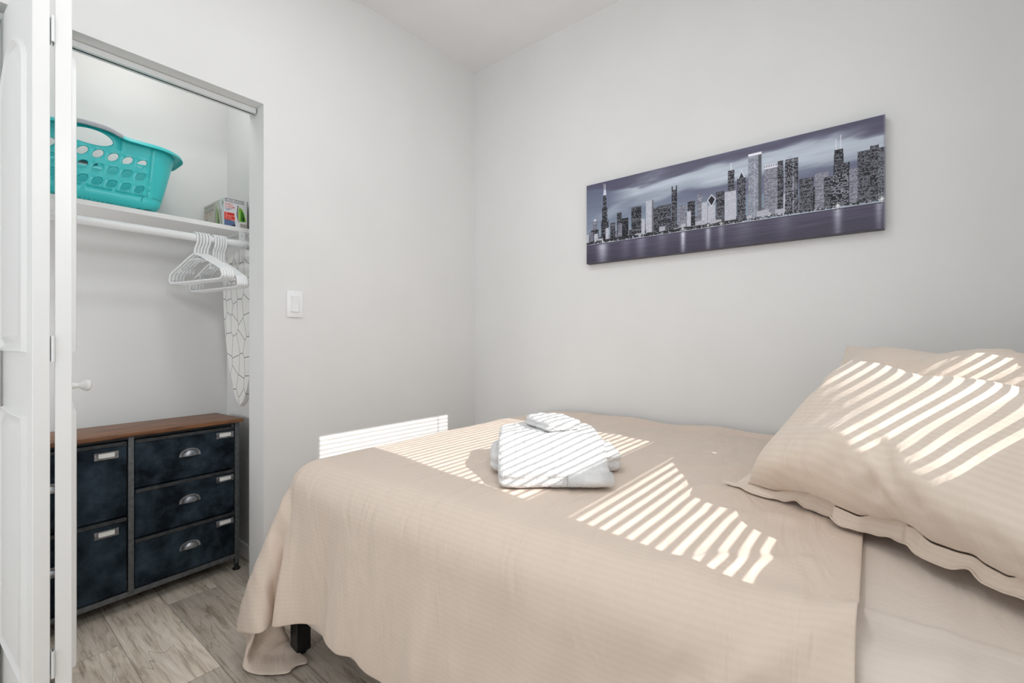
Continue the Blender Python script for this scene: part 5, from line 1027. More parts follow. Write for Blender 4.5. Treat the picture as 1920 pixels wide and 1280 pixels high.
PILLOW_FRONT = [
-691,-462,0,39,9,0,38,9,0,39,12,1,38,7,1,39,8,-1,39,9,0,37,14,-1,39,7,1,36,18,0,38,-13,0,40,0,0,40,0,1,39,1,0,40,3,0,40,6,0,39,6,0,39,7,-1,37,14,-1,
35,13,0,37,-16,2,34,-20,-2,40,1,1,40,3,0,37,11,-1,33,-19,2,40,-7,0,37,-13,-1,40,-5,-1,39,-9,0,39,-5,0,40,-3,0,40,0,-1,35,-19,2,38,-14,1,38,-11,0,39,
-10,0,-683,-423,-1,26,-4,31,39,2,4,40,2,5,40,5,2,39,8,1,38,11,-1,37,16,-3,39,-2,3,39,10,0,38,-4,1,38,3,0,40,1,0,40,2,0,39,4,-1,40,4,1,39,10,-2,39,2,1,
32,18,-1,39,-6,-1,34,-12,0,39,-9,2,40,0,0,40,0,0,36,10,0,34,-21,1,39,-10,0,39,-6,-1,40,-1,-3,39,-8,2,39,-4,0,40,1,-2,38,-14,2,38,-11,1,40,-5,-2,39,-2,
-5,26,4,-31,-674,-384,-2,22,-4,34,31,-4,25,38,-1,8,40,0,7,40,2,4,39,5,2,38,13,-1,40,-2,2,39,8,-2,40,1,2,37,11,-3,39,-4,3,40,2,0,40,6,-2,38,0,2,39,7,0,
40,1,1,39,8,-1,36,15,-8,31,-24,6,39,-7,2,40,1,-2,37,-7,3,38,5,1,37,-15,1,39,-6,-1,40,-1,-3,39,3,-4,39,-12,3,39,-7,1,40,-5,0,40,-3,-3,39,-1,-5,39,1,
-10,33,4,-21,19,4,-36,-665,-345,-3,18,-4,37,28,-5,28,34,-3,20,38,-1,10,40,-1,8,39,0,7,40,1,4,40,3,3,39,9,-3,39,-1,3,40,5,-1,39,2,1,39,4,-1,39,8,-4,38,
0,2,39,-3,5,37,14,-6,37,12,-5,37,-15,6,37,-12,4,40,0,-1,39,8,-6,35,-18,9,40,-5,0,39,-3,0,40,0,-4,40,2,-5,38,-8,3,40,-4,-1,40,-1,-5,40,-1,-4,39,-1,-6,
39,1,-11,36,4,-17,29,4,-26,15,3,-38,-655,-306,-3,19,-4,35,22,-4,33,29,-5,26,36,-2,16,39,-2,9,39,-1,9,40,0,7,39,0,6,40,1,4,40,4,0,39,3,1,40,1,2,40,4,
-1,39,6,-3,39,8,-5,37,-10,12,39,4,-3,37,13,-6,36,-15,8,39,2,-7,39,-4,5,38,-3,0,38,-9,4,40,-2,-2,40,0,-4,39,-3,0,40,-2,-2,40,-1,-3,40,0,-6,39,0,-6,39,
0,-8,39,2,-11,37,3,-14,34,3,-21,26,5,-30,11,2,-39,-643,-268,-3,7,-3,41,26,-5,30,26,-4,29,35,-3,20,37,-2,13,39,-1,8,39,-1,9,40,-1,7,39,0,7,40,0,6,40,2,
2,40,2,1,40,2,1,39,5,-1,39,7,-4,37,-9,10,39,4,-4,40,-3,5,39,2,-3,36,2,-5,37,-10,7,40,-3,1,40,-1,-2,40,0,-5,39,0,-4,40,-3,-1,40,0,-5,40,0,-6,39,1,-7,
39,0,-8,39,2,-10,38,2,-12,36,3,-17,31,4,-25,23,4,-32,8,2,-39,-631,-230,-2,1,-1,42,21,-5,33,28,-4,28,31,-4,24,37,-3,15,39,-1,11,39,-1,8,39,-1,8,39,-1,
8,40,0,7,39,0,6,40,0,4,40,2,2,40,2,2,40,4,-1,38,-5,7,40,0,0,39,4,-4,38,5,-10,37,-10,11,39,-3,1,40,-1,-3,40,0,-3,40,-1,-4,40,0,-4,39,0,-6,40,1,-6,39,0,
-8,40,1,-7,39,1,-9,38,1,-10,38,3,-15,34,4,-20,29,4,-27,20,4,-34,3,1,-40,-617,-192,0,-4,0,41,14,-5,37,28,-4,28,29,-4,26,36,-3,18,38,-1,11,39,-1,9,40,
-1,8,39,-1,8,39,-1,7,40,0,8,39,-1,7,40,0,6,39,-1,6,40,1,1,40,0,0,40,3,-3,38,5,-9,39,-6,8,39,-3,3,40,0,-4,40,-1,-4,40,0,-4,40,0,-5,39,0,-6,40,1,-6,39,
0,-7,40,1,-7,39,0,-8,39,1,-8,38,2,-12,36,3,-17,33,4,-23,26,5,-30,19,3,-35,-5,-1,-40,-611,-154,0,2,0,42,7,-3,39,21,-5,33,31,-4,25,35,-3,19,39,-1,11,39,
-1,10,39,-1,8,39,-1,7,39,-1,8,40,0,7,39,-1,7,40,0,6,39,-1,6,40,0,4,40,2,-2,40,1,0,39,-3,6,40,-1,0,40,0,-4,40,0,-5,39,0,-5,40,0,-5,40,0,-5,39,1,-6,40,
0,-6,39,0,-6,40,1,-7,39,0,-7,39,1,-9,38,2,-13,35,4,-20,30,4,-26,24,4,-32,15,3,-36,1,0,-41,-596,-117,2,12,-6,39,-3,3,39,7,-3,39,30,-4,26,35,-2,19,38,
-2,13,39,-1,10,39,-1,8,39,-1,7,40,0,7,39,-1,7,40,0,6,39,-1,6,40,0,5,40,0,5,40,-1,5,40,0,1,40,0,-2,40,0,-2,39,0,-3,40,0,-4,40,0,-5,40,0,-5,40,0,-5,39,
0,-5,40,0,-5,40,0,-6,39,0,-6,40,1,-7,38,1,-9,37,2,-17,33,5,-20,28,4,-29,21,4,-33,14,2,-38,4,0,-40,-580,-80,4,-9,-4,39,15,0,37,2,1,39,22,-4,32,36,-2,
17,36,-3,16,39,-1,10,39,-1,8,40,0,7,39,-1,6,40,0,6,40,-1,6,39,0,5,40,0,4,40,0,4,40,-1,3,40,0,1,40,0,0,40,0,-2,40,0,-3,40,0,-3,40,-1,-4,39,0,-4,40,0,
-4,40,0,-5,40,0,-4,39,0,-5,40,1,-6,40,0,-6,38,1,-11,35,3,-19,32,3,-25,22,5,-29,22,4,-33,11,2,-38,6,1,-41,-568,-49,6,-14,5,36,11,-1,38,11,0,39,12,-2,
35,33,-3,22,37,-2,15,38,-2,10,40,0,8,39,-1,6,40,0,6,40,0,5,39,-1,5,40,0,4,40,0,4,40,0,3,40,-1,2,40,0,0,40,0,0,40,0,-1,40,0,-2,40,0,-3,40,-1,-3,40,0,
-3,40,0,-4,40,0,-4,39,0,-4,40,0,-4,40,0,-5,40,0,-5,37,2,-13,29,2,-28,29,2,-28,17,1,-31,19,-1,-35,21,12,-29,4,1,-41,-567,-13,1,6,-3,40,0,4,40,-2,5,39,
21,-1,32,27,-3,29,36,-2,17,39,-1,10,39,-1,7,40,0,5,40,0,5,40,-1,4,39,0,4,40,0,4,40,0,3,40,0,2,40,-1,2,40,0,1,40,0,0,40,0,-1,40,0,-2,40,-1,-2,40,0,-3,
40,0,-3,40,0,-3,40,0,-4,40,0,-3,40,0,-4,40,0,-4,39,0,-3,35,2,-20,32,2,-24,28,2,-29,19,1,-34,3,-5,-40,2,-3,-31,11,9,-35,-541,16,-2,7,-2,40,-1,4,39,-13,
11,36,12,1,37,24,-1,32,33,-2,21,39,-1,10,39,-1,6,40,0,5,40,0,4,40,-1,3,40,0,4,39,0,3,40,0,3,40,0,2,40,-1,1,40,0,1,41,0,0,40,0,-1,40,0,-1,40,-1,-2,40,
0,-3,39,0,-3,40,0,-3,40,0,-4,40,0,-3,40,0,-4,40,0,-4,40,0,-4,29,0,-25,35,4,-18,21,1,-33,10,-3,-39,12,-11,-30,0,1,-33,4,11,-34,-551,50,0,2,0,40,13,5,
36,10,8,34,7,2,29,20,1,35,21,1,30,38,-1,10,40,-1,4,39,0,6,40,0,4,40,-1,3,40,0,4,40,0,3,40,0,3,40,0,2,40,-1,2,40,0,0,40,0,0,40,0,0,40,0,-2,40,0,-2,40,
-1,-3,40,0,-3,39,0,-4,40,0,-3,40,0,-4,40,0,-4,40,0,-5,40,-1,-4,36,-1,-17,16,2,-35,17,0,-29,28,-8,-26,22,-3,-32,1,1,-40,-13,-1,-40,-577,81,1,11,5,39,
16,6,36,24,9,31,1,3,36,19,0,34,29,1,24,38,0,9,39,-1,4,40,1,6,40,-1,5,39,0,4,40,0,4,40,0,4,40,0,4,40,0,2,40,-1,1,40,0,1,40,0,0,40,0,0,40,0,-2,40,0,-2,
40,-1,-4,40,0,-4,39,0,-4,40,0,-4,40,0,-5,40,0,-4,40,-1,-5,39,0,-4,38,-1,-12,19,1,-33,33,-9,-19,24,-3,-32,-5,0,-39,2,1,-39,7,-2,-38,-592,117,2,12,4,39,
17,6,35,11,3,37,15,6,36,24,6,30,35,2,20,40,0,2,39,0,8,40,0,5,39,0,5,40,0,5,40,0,5,40,0,4,39,-1,4,40,0,4,40,0,0,40,0,1,40,0,-1,40,-1,0,40,1,1,40,-1,-4,
40,0,-4,39,0,-5,40,0,-5,40,0,-5,40,-1,-5,39,0,-5,40,0,-5,40,0,-5,39,-1,-4,33,-4,-21,29,-6,-28,15,-1,-34,11,-6,-38,10,-3,-38,6,-3,-40,-603,156,2,7,2,
40,13,4,38,16,5,36,29,7,27,26,6,28,35,3,18,40,0,5,39,0,6,40,0,6,39,0,6,40,0,5,40,0,6,39,0,4,40,-1,3,39,1,5,40,0,-1,40,-1,0,40,0,0,40,0,1,40,-1,-5,40,
1,3,39,0,-5,40,0,-5,40,-1,-6,39,0,-5,40,0,-6,40,-1,-5,39,0,-6,40,-1,-6,39,-1,-7,37,-3,-14,31,-5,-25,19,-6,-34,21,-6,-33,8,-2,-39,2,-1,-41,-614,194,1,
6,2,41,14,4,37,21,6,34,27,7,29,32,6,23,39,2,10,39,0,7,40,0,6,39,1,7,40,0,6,39,0,7,40,0,6,39,-2,0,39,1,6,40,-2,-2,40,2,4,40,0,0,40,-1,1,40,0,-2,40,-1,
1,38,-4,-8,39,5,4,40,0,-5,40,0,-5,39,0,-6,40,-1,-6,39,0,-6,40,-1,-6,39,-1,-7,40,-1,-7,38,-2,-11,31,-5,-24,28,-6,-27,21,-6,-33,11,-3,-39,3,-2,-40,-624,
232,1,6,3,41,16,4,36,24,7,32,30,6,24,36,4,18,39,2,8,39,0,7,40,1,7,39,0,7,40,0,6,39,1,6,40,-1,6,40,-2,2,37,-8,-9,39,5,8,40,2,3,40,1,2,40,0,1,40,0,0,40,
-2,-3,39,-4,-6,38,-2,-5,38,8,7,40,0,-5,40,0,-6,39,0,-5,40,-1,-6,39,0,-7,40,-1,-6,39,-1,-8,39,-2,-9,36,-4,-16,30,-6,-26,23,-6,-32,14,-4,-37,5,-2,-40,
-631,271,0,3,2,41,18,6,35,28,6,28,34,5,20,38,3,12,39,1,8,40,1,7,39,0,6,40,0,6,40,-1,5,40,-1,5,39,-1,3,39,-8,-4,39,0,3,39,-7,-8,37,10,12,39,3,4,40,1,2,
40,-2,-2,39,-5,-7,39,-6,-7,39,2,-3,36,9,8,39,2,-2,40,1,-3,40,1,-4,40,0,-4,40,0,-6,39,-1,-6,40,-1,-7,39,-1,-8,38,-3,-12,33,-5,-22,27,-6,-29,16,-5,-36,
8,-3,-39,-647,308,0,10,4,40,22,6,33,32,6,23,37,4,15,39,1,8,39,1,7,40,0,6,40,-1,5,39,-1,4,40,-2,3,40,-3,2,40,-4,0,39,-6,0,37,-14,-7,38,11,8,40,0,-1,36,
8,9,40,-4,-2,39,6,4,39,-7,-6,39,-2,-5,37,-9,-12,35,14,11,40,5,1,40,3,-2,40,2,-1,39,1,-3,40,1,-3,40,1,-5,40,-1,-6,39,-1,-8,39,-2,-8,36,-4,-16,31,-6,
-26,20,-6,-33,10,-3,-39,-659,346,-1,15,5,38,26,7,30,35,4,17,39,2,9,40,0,6,39,0,6,40,-2,4,40,-1,3,40,-3,3,40,-4,0,39,-6,0,40,-6,-1,39,-6,-1,38,-11,-4,
40,-5,0,34,17,9,39,-6,0,38,-2,0,36,12,6,39,-9,-8,39,6,1,36,-8,-11,39,4,3,36,11,5,40,5,1,40,4,0,40,3,-2,40,0,-3,39,2,-2,40,2,-4,39,1,-4,40,0,-7,39,-2,
-9,34,-6,-20,26,-6,-30,12,-4,-38,-670,384,-1,19,6,36,32,6,22,39,2,9,40,-1,5,39,-2,3,40,-2,4,40,-3,2,40,-7,0,38,-11,-2,40,-3,0,39,-3,1,40,-6,0,40,-6,
-1,39,-7,-1,37,-11,-3,35,17,8,37,-17,-1,34,6,4,37,13,2,40,0,-4,40,-4,-4,39,5,0,37,-13,-8,36,16,5,38,9,3,40,-2,-1,39,9,0,38,3,-1,40,4,-2,40,5,-1,40,4,
-1,39,3,-3,40,1,-5,39,-1,-8,31,-6,-25,17,-5,-36,-680,423,-2,25,7,31,40,-2,5,39,-4,2,40,-8,1,39,-1,3,40,-6,2,39,-8,0,37,-15,-2,39,-2,0,40,-4,0,40,-2,1,
40,-4,0,39,-6,-1,40,-5,0,37,-13,-4,37,8,6,38,-7,3,34,-17,4,38,6,1,31,25,-5,40,-1,-3,39,5,-1,40,-5,-4,36,7,1,38,-2,2,38,5,0,38,13,0,38,7,0,40,6,0,40,5,
-1,40,2,-2,38,7,-1,40,5,-2,39,6,-1,40,2,-5,24,-6,-32,-690,462,-3,39,-8,0,39,-9,1,40,-8,0,39,-8,0,39,-9,2,38,-12,2,37,-5,0,38,-11,-1,40,-1,0,39,-6,0,
40,-5,-1,40,-4,0,39,-3,-1,40,-3,0,38,-2,1,39,-7,2,37,-14,3,34,-18,4,40,-2,3,28,27,-7,37,13,-3,39,9,-1,40,2,-2,38,4,1,38,-11,-1,38,5,1,37,14,0,40,2,2,
37,12,-3,40,9,-1,39,4,-1,39,7,0,38,10,0,39,9,0,40,8,-1,39,8,-1]
PILLOW_BACK = [
-691,-462,0,39,9,0,38,9,0,39,12,1,38,7,1,39,8,-1,39,9,0,37,14,-1,39,7,1,36,18,0,38,-13,0,40,0,0,40,0,1,39,1,0,40,3,0,40,6,0,39,6,0,39,7,-1,37,14,-1,
35,13,0,37,-16,2,34,-20,-2,40,1,1,40,3,0,37,11,-1,33,-19,2,40,-7,0,37,-13,-1,40,-5,-1,39,-9,0,39,-5,0,40,-3,0,40,0,-1,35,-19,2,38,-14,1,38,-11,0,39,
-10,0,-683,-423,-1,26,-6,-30,40,2,-5,39,5,-2,40,7,0,38,9,2,40,1,-3,39,6,-1,37,15,0,37,16,1,39,-9,0,40,0,0,39,1,0,39,6,3,40,-4,-3,40,3,0,39,9,0,40,1,0,
34,17,-1,37,-4,4,39,8,-3,32,-21,-2,40,-4,0,40,-1,0,38,10,1,36,-2,4,38,-8,0,37,-15,-3,39,-10,-1,39,-9,0,39,-7,-1,39,-8,0,39,-8,1,40,-5,1,39,-2,6,39,-3,
4,25,4,32,-674,-384,-2,21,-5,-34,32,-6,-23,39,-1,-8,40,2,-4,39,8,0,40,2,-2,39,-2,-5,40,4,-2,37,14,1,39,1,1,40,4,3,39,2,-1,39,10,5,38,-9,-5,40,-1,-2,
40,1,-1,40,3,0,38,3,1,40,6,2,33,20,6,33,-20,-8,40,-2,0,38,-3,0,40,-3,0,38,8,6,40,-2,1,34,-18,-5,39,-8,-1,40,-8,0,39,-6,1,40,-4,2,40,-3,4,39,-1,6,39,0,
7,32,5,24,19,3,36,-665,-345,-3,19,-5,-35,27,-6,-29,35,-5,-19,38,-2,-10,40,-1,-7,40,1,-3,39,5,-1,40,-2,-5,40,1,-3,39,4,0,39,10,4,39,4,1,38,4,2,39,-6,
-5,40,0,-1,40,2,0,39,2,0,40,0,-1,40,3,1,31,22,10,37,-12,-7,40,-4,-1,40,-2,0,37,1,5,38,-10,-4,39,4,2,38,-13,-3,39,-6,1,40,-4,2,40,-2,5,39,-1,5,40,0,8,
38,1,9,36,4,19,28,4,28,15,3,38,-655,-306,-3,16,-4,-37,24,-6,-31,31,-6,-25,37,-4,-15,38,-3,-10,40,-1,-8,39,0,-5,40,1,-3,40,0,-4,40,1,-4,40,2,-1,38,8,4,
39,0,-2,40,-1,0,40,6,4,39,-4,-6,40,0,-1,40,4,2,39,-2,-3,33,16,7,38,7,9,40,-2,2,39,-6,-3,36,-12,-8,40,-6,-3,39,-6,-2,40,-4,1,40,0,6,39,0,6,39,0,8,39,1,
9,39,1,11,37,3,15,33,4,22,23,5,32,13,2,39,-643,-268,-3,13,-3,-38,21,-6,-33,28,-6,-28,33,-5,-21,38,-4,-13,39,-1,-9,39,-2,-7,40,0,-6,40,-1,-5,39,1,-4,
40,-1,-5,40,0,-4,40,2,1,40,3,2,39,7,5,39,-4,-5,40,0,-1,40,2,0,40,0,-2,40,-1,-1,37,10,9,38,10,9,38,-4,0,36,-12,-10,40,-5,-1,40,-4,1,39,-1,5,40,0,7,39,
1,8,39,1,10,38,2,10,38,2,14,35,4,18,29,4,28,23,4,32,9,2,41,-631,-230,-2,10,-2,-39,20,-5,-34,24,-6,-32,30,-6,-25,36,-5,-18,38,-2,-10,40,-1,-7,39,-1,-6,
40,-1,-6,40,0,-5,39,-1,-5,40,1,-3,40,0,-2,40,4,3,40,-2,-5,39,1,-1,40,2,0,40,-1,-3,40,0,0,40,1,0,39,5,6,39,6,9,37,-2,-3,40,-5,-1,38,-6,-4,40,-1,5,39,1,
8,39,1,9,39,1,10,39,1,10,38,2,12,36,3,16,32,4,23,29,5,28,18,3,35,6,2,41,-617,-192,0,6,-2,-41,20,-5,-34,20,-5,-34,27,-6,-30,33,-5,-22,37,-4,-13,39,-1,
-7,40,-1,-6,40,0,-5,39,-1,-5,40,0,-5,40,0,-4,40,0,-4,40,1,-1,40,2,1,39,-2,-6,40,1,-2,40,0,-1,40,1,0,40,1,0,39,4,8,39,-4,-6,40,-2,0,40,0,1,39,0,8,39,1,
8,39,1,9,39,1,9,39,1,10,38,2,10,38,2,14,34,4,20,32,4,24,27,4,29,7,2,39,6,1,40,-611,-154,0,16,-3,-37,17,-4,-36,18,-4,-36,20,-5,-34,29,-7,-27,36,-4,-17,
39,-1,-7,40,-1,-5,40,0,-5,39,0,-4,40,0,-4,40,0,-4,40,0,-4,40,0,-4,40,0,-3,40,0,-1,40,1,-2,40,0,-2,40,0,-2,39,1,2,40,-1,-3,40,0,3,39,0,3,40,1,6,40,1,6,
39,0,9,39,1,8,39,1,9,39,1,9,39,1,10,36,4,17,32,4,23,30,4,26,25,4,31,10,1,38,6,2,40,-596,-117,2,23,-8,-33,13,0,-38,15,-3,-37,18,-5,-35,20,-5,-34,31,-5,
-24,39,-1,-7,40,0,-4,40,0,-4,40,0,-4,40,0,-3,39,0,-3,40,0,-4,40,0,-3,40,0,-3,40,0,-3,40,0,-2,40,1,-2,40,0,-2,40,0,-1,40,0,2,40,1,4,40,0,5,39,1,5,40,0,
6,39,1,7,40,1,8,39,0,8,39,1,8,38,1,10,30,3,27,33,5,21,30,4,26,18,3,34,17,3,36,6,1,40,-580,-80,4,25,-9,-31,19,-6,-34,16,-3,-37,15,-5,-36,8,-5,-39,25,4,
-28,34,-1,-15,40,0,-3,40,0,-3,40,0,-3,40,0,-3,40,0,-3,40,1,-2,40,0,-3,40,0,-3,40,0,-2,40,0,-2,40,0,-2,40,1,0,40,0,0,40,0,2,40,1,3,40,0,4,39,0,4,40,1,
6,40,0,6,39,1,7,39,1,7,39,0,8,39,2,12,32,2,24,23,5,32,31,5,25,26,2,29,12,3,38,1,2,40,-568,-49,6,1,-7,-41,15,-5,-37,15,-5,-37,11,-5,-37,21,2,-34,31,1,
-26,36,2,-15,40,0,-2,40,1,-3,40,0,-3,40,0,-3,39,0,-2,40,0,-3,40,1,-2,40,0,-3,40,0,-2,40,0,-1,40,0,-1,40,1,0,40,0,0,40,0,2,40,1,2,40,0,4,40,0,4,40,1,4,
40,0,6,39,1,6,40,0,7,39,1,9,37,2,13,35,1,19,29,4,28,25,4,30,20,5,34,7,2,39,1,2,40,-567,-13,1,3,-4,-41,15,-5,-37,12,-5,-36,2,-6,-38,30,3,-26,29,2,-27,
38,2,-13,40,0,-5,40,1,-4,39,0,-3,40,0,-3,40,0,-3,40,0,-3,40,1,-3,40,0,-2,40,0,-2,40,0,-1,40,0,-1,40,1,0,40,0,0,40,0,2,40,1,2,40,0,3,40,0,3,40,1,4,40,
0,5,39,1,6,40,0,7,39,1,9,37,1,13,36,2,19,32,2,24,20,5,33,9,4,38,-1,-1,39,-5,-4,40,-541,16,-2,-10,5,-39,12,-6,-38,-6,-8,-37,3,0,-39,31,2,-26,35,3,-18,
39,1,-11,39,1,-7,40,0,-5,40,1,-4,39,0,-4,40,0,-4,40,0,-3,40,1,-4,40,0,-2,40,0,-3,40,0,-1,40,0,-1,40,1,0,40,0,0,40,0,2,40,1,2,40,0,3,40,0,3,40,1,3,40,
0,4,39,0,5,40,1,7,39,1,9,37,1,14,36,2,18,29,2,27,11,0,37,1,3,36,2,0,40,-6,-4,39,-551,50,0,-2,1,-41,-13,-10,-36,5,2,-39,21,3,-34,28,3,-27,36,3,-16,39,
1,-10,40,1,-7,39,0,-6,40,0,-5,40,1,-5,39,0,-5,40,0,-4,40,1,-4,40,0,-3,40,0,-3,40,0,-3,40,0,-1,40,1,-1,40,0,1,40,0,2,40,1,3,40,0,3,40,0,3,40,1,3,39,0,
5,40,0,3,40,1,4,39,1,9,37,1,15,35,2,19,24,2,31,14,-1,38,-5,-3,40,-8,-1,34,9,-10,29,-577,81,1,-5,-3,-39,3,0,-40,20,4,-33,17,3,-36,29,4,-25,38,2,-14,39,
1,-9,39,1,-8,40,1,-6,39,0,-7,40,0,-5,40,1,-5,39,0,-5,40,0,-5,40,1,-5,40,0,-3,40,0,-4,40,0,-2,40,1,0,40,0,1,39,0,3,40,1,3,40,0,3,40,0,4,40,1,5,40,0,4,
39,0,4,40,1,4,38,-1,10,38,3,8,33,2,21,10,-3,39,18,2,33,5,-9,32,11,-5,34,3,-1,37,-592,117,2,-2,-1,-40,7,2,-40,17,3,-35,24,4,-33,34,3,-20,38,2,-12,39,1,
-9,39,1,-8,39,1,-7,40,0,-7,39,1,-6,40,0,-6,40,1,-5,39,0,-6,40,1,-5,40,0,-5,39,0,-4,40,0,-2,40,0,5,40,1,0,40,0,2,40,0,2,40,1,3,40,0,4,39,0,6,40,0,5,39,
0,6,40,1,4,40,0,6,36,-2,17,28,6,12,27,-4,28,10,-3,36,25,-13,29,13,-5,37,3,-1,42,-603,156,2,0,-1,-41,12,2,-38,15,3,-36,28,5,-28,36,3,-17,38,1,-12,40,1,
-8,39,1,-8,39,1,-8,40,1,-6,39,0,-7,40,1,-6,39,0,-6,40,1,-6,39,0,-6,40,1,-5,40,-1,-2,39,-3,8,40,2,-3,39,0,4,40,2,-2,40,0,1,40,1,-1,39,0,8,40,0,4,40,0,
6,39,1,6,40,0,6,39,0,6,39,-1,9,35,-3,19,36,-4,11,20,-6,35,14,-5,37,10,-3,38,3,-1,42,-614,194,1,4,1,-40,8,1,-39,22,4,-33,33,4,-22,36,3,-17,38,1,-11,39,
1,-8,40,1,-8,39,1,-7,40,0,-7,39,1,-6,40,0,-6,39,1,-6,40,0,-5,40,0,-5,40,0,-4,36,-7,10,39,4,-4,40,1,0,40,1,0,40,1,1,40,0,2,39,-3,6,40,5,-3,39,1,4,40,0,
6,40,0,6,39,0,6,40,0,6,39,-1,7,37,-2,14,37,-3,13,26,-7,29,18,-5,36,10,-4,38,4,-2,42,-624,232,1,5,1,-40,9,2,-39,28,4,-29,34,4,-19,38,2,-14,38,2,-11,40,
1,-8,39,1,-7,40,0,-7,39,0,-5,40,0,-5,40,0,-3,39,0,-7,40,0,-4,40,-1,-2,39,-3,-1,39,-2,2,35,-3,7,39,6,-6,40,0,1,40,1,2,40,-1,2,40,-1,4,38,1,1,39,5,-2,
40,1,4,39,1,5,40,0,5,40,0,7,39,0,6,39,-1,8,36,-4,16,33,-6,22,22,-6,33,12,-4,38,5,-2,41,-631,271,0,0,0,-40,17,4,-36,31,4,-25,36,3,-17,38,2,-13,39,1,-9,
39,1,-7,40,0,-6,40,0,-4,39,-1,-4,40,0,-4,40,-1,-3,40,-1,-3,40,-4,0,40,1,-5,38,-10,5,39,4,-3,38,-6,7,37,-2,3,36,13,-9,40,0,2,40,-1,4,38,-6,8,37,6,-4,
40,5,-2,40,3,1,40,2,2,39,1,4,40,0,6,40,0,6,39,0,7,39,-2,11,34,-5,19,27,-6,28,16,-6,36,7,-2,41,-647,308,0,7,2,-41,24,4,-31,33,4,-22,37,3,-15,39,1,-9,
39,1,-8,39,-1,-5,40,0,-3,40,-2,-3,40,-1,-3,40,-2,-1,40,-2,-2,40,-2,-1,40,-3,-1,39,-4,0,39,-9,3,36,-7,4,40,6,-2,39,-2,1,33,8,-2,38,6,-3,38,-6,8,40,0,4,
39,-2,2,36,13,-9,40,5,-1,40,4,0,40,2,2,39,1,4,40,0,5,40,0,7,39,-1,7,37,-3,14,32,-6,24,21,-6,33,8,-3,40,-659,346,-1,12,3,-39,29,5,-26,35,3,-20,39,1,-8,
39,-3,-3,39,-1,-5,40,1,-5,40,-2,-3,40,-3,-1,40,-2,-1,40,-3,-1,39,-3,-1,40,-4,0,40,-4,0,38,-9,3,38,-12,5,39,-11,5,39,-7,-1,39,5,-2,38,13,-1,28,16,-5,
40,-1,4,39,4,-2,39,-6,8,36,13,-8,40,6,-3,39,5,-1,40,1,2,39,6,0,40,2,3,40,1,5,39,0,5,40,-1,7,35,-5,19,27,-6,28,11,-4,39,-670,384,-1,19,5,-36,32,4,-23,
39,0,-8,40,-4,-2,39,-8,2,39,1,-6,39,-9,0,39,1,-2,40,-3,-1,40,-2,-1,40,-4,0,39,-4,-1,40,-3,0,40,-5,0,39,-8,3,39,-7,1,39,-9,2,38,-11,4,37,-14,4,29,26,
-6,34,21,-6,40,5,-1,40,2,1,39,-4,5,36,8,-4,39,6,-2,40,1,1,40,-5,4,37,14,-4,39,7,0,40,4,1,40,3,3,40,2,4,39,-1,6,32,-6,23,17,-4,36,-680,423,-2,25,5,-32,
40,-3,-4,39,-7,1,39,-9,1,40,-3,-2,39,-10,1,37,-8,0,39,3,-3,40,-4,0,39,-9,0,40,-2,0,40,-4,0,39,-2,-1,40,-1,-1,40,-6,1,39,-9,2,37,-15,4,38,-10,4,37,-15,
5,29,27,-7,34,20,-5,39,9,-2,39,4,-1,40,6,-1,40,-1,1,36,-6,0,38,11,1,40,-1,2,37,10,-1,38,10,-3,40,8,0,39,6,0,40,5,1,40,4,1,39,1,5,25,-6,31,-690,462,-3,
39,-8,0,39,-9,1,40,-8,0,39,-8,0,39,-9,2,38,-12,2,37,-5,0,38,-11,-1,40,-1,0,39,-6,0,40,-5,-1,40,-4,0,39,-3,-1,40,-3,0,38,-2,1,39,-7,2,37,-14,3,34,-18,
4,40,-2,3,28,27,-7,37,13,-3,39,9,-1,40,2,-2,38,4,1,38,-11,-1,38,5,1,37,14,0,40,2,2,37,12,-3,40,9,-1,39,4,-1,39,7,0,38,10,0,39,9,0,40,8,-1,39,8,-1]
def unpack(nums, rows, cols):
    """cloth shape stored as running differences in half millimetres; refined once between the stored points"""
    a = np.cumsum(np.array(nums, float).reshape(rows, cols, 3), axis=1)*.0005
    for ax in (0, 1):
        a = np.swapaxes(a, 0, ax); n_ = a.shape[0]
        pad = np.concatenate([2*a[:1]-a[1:2], a, 2*a[-1:]-a[-2:-1]])
        mid = (-pad[:-3]+9*pad[1:-2]+9*pad[2:-1]-pad[3:])/16
        r_ = np.zeros((2*n_-1,)+a.shape[1:]); r_[0::2] = a; r_[1::2] = mid; a = np.swapaxes(r_, 0, ax)
    return a
def grid_obj(name, V, uvs, m, parent=None, close=False):
    ny, nx, _ = V.shape; me = bpy.data.meshes.new(name)
    fs = [(j*nx+i, j*nx+i+1, (j+1)*nx+i+1, (j+1)*nx+i) for j in range(ny-1) for i in range(nx-1)]
    me.from_pydata(V.reshape(-1,3).tolist(), [], fs); me.materials.append(m)
    ul = me.uv_layers.new(name='uv'); U = uvs.reshape(-1,2)
    idx = np.zeros(len(me.loops), np.int32); me.loops.foreach_get('vertex_index', idx); ul.data.foreach_set('uv', U[idx].astype(np.float32).ravel())
    o = bpy.data.objects.new(name, me); C.objects.link(o); o.parent = parent; smooth(o); return o
bf = thing('bed_frame', 'black metal bed frame, one square leg showing below the hanging duvet corner', 'bed frame', (1.37, -.70, 0))
for x_ in (.425, 1.36, 2.27):
    for y_ in (-1.318, -.69, -.05):
        bm = bmesh.new(); bx(bm, x_-.024, x_+.024, y_-.024, y_+.024, .010, .215, .002, 1)
        lg = obj('leg', inv(bm, bf), M['black_metal'], bf, 30)
        obj('foot_pad', inv(lathe(bmesh.new(), [(.014,.0005),(.017,.003),(.017,.012)], at=(x_+.004,y_,0), n=20), bf), M['black_metal'], lg, 40)
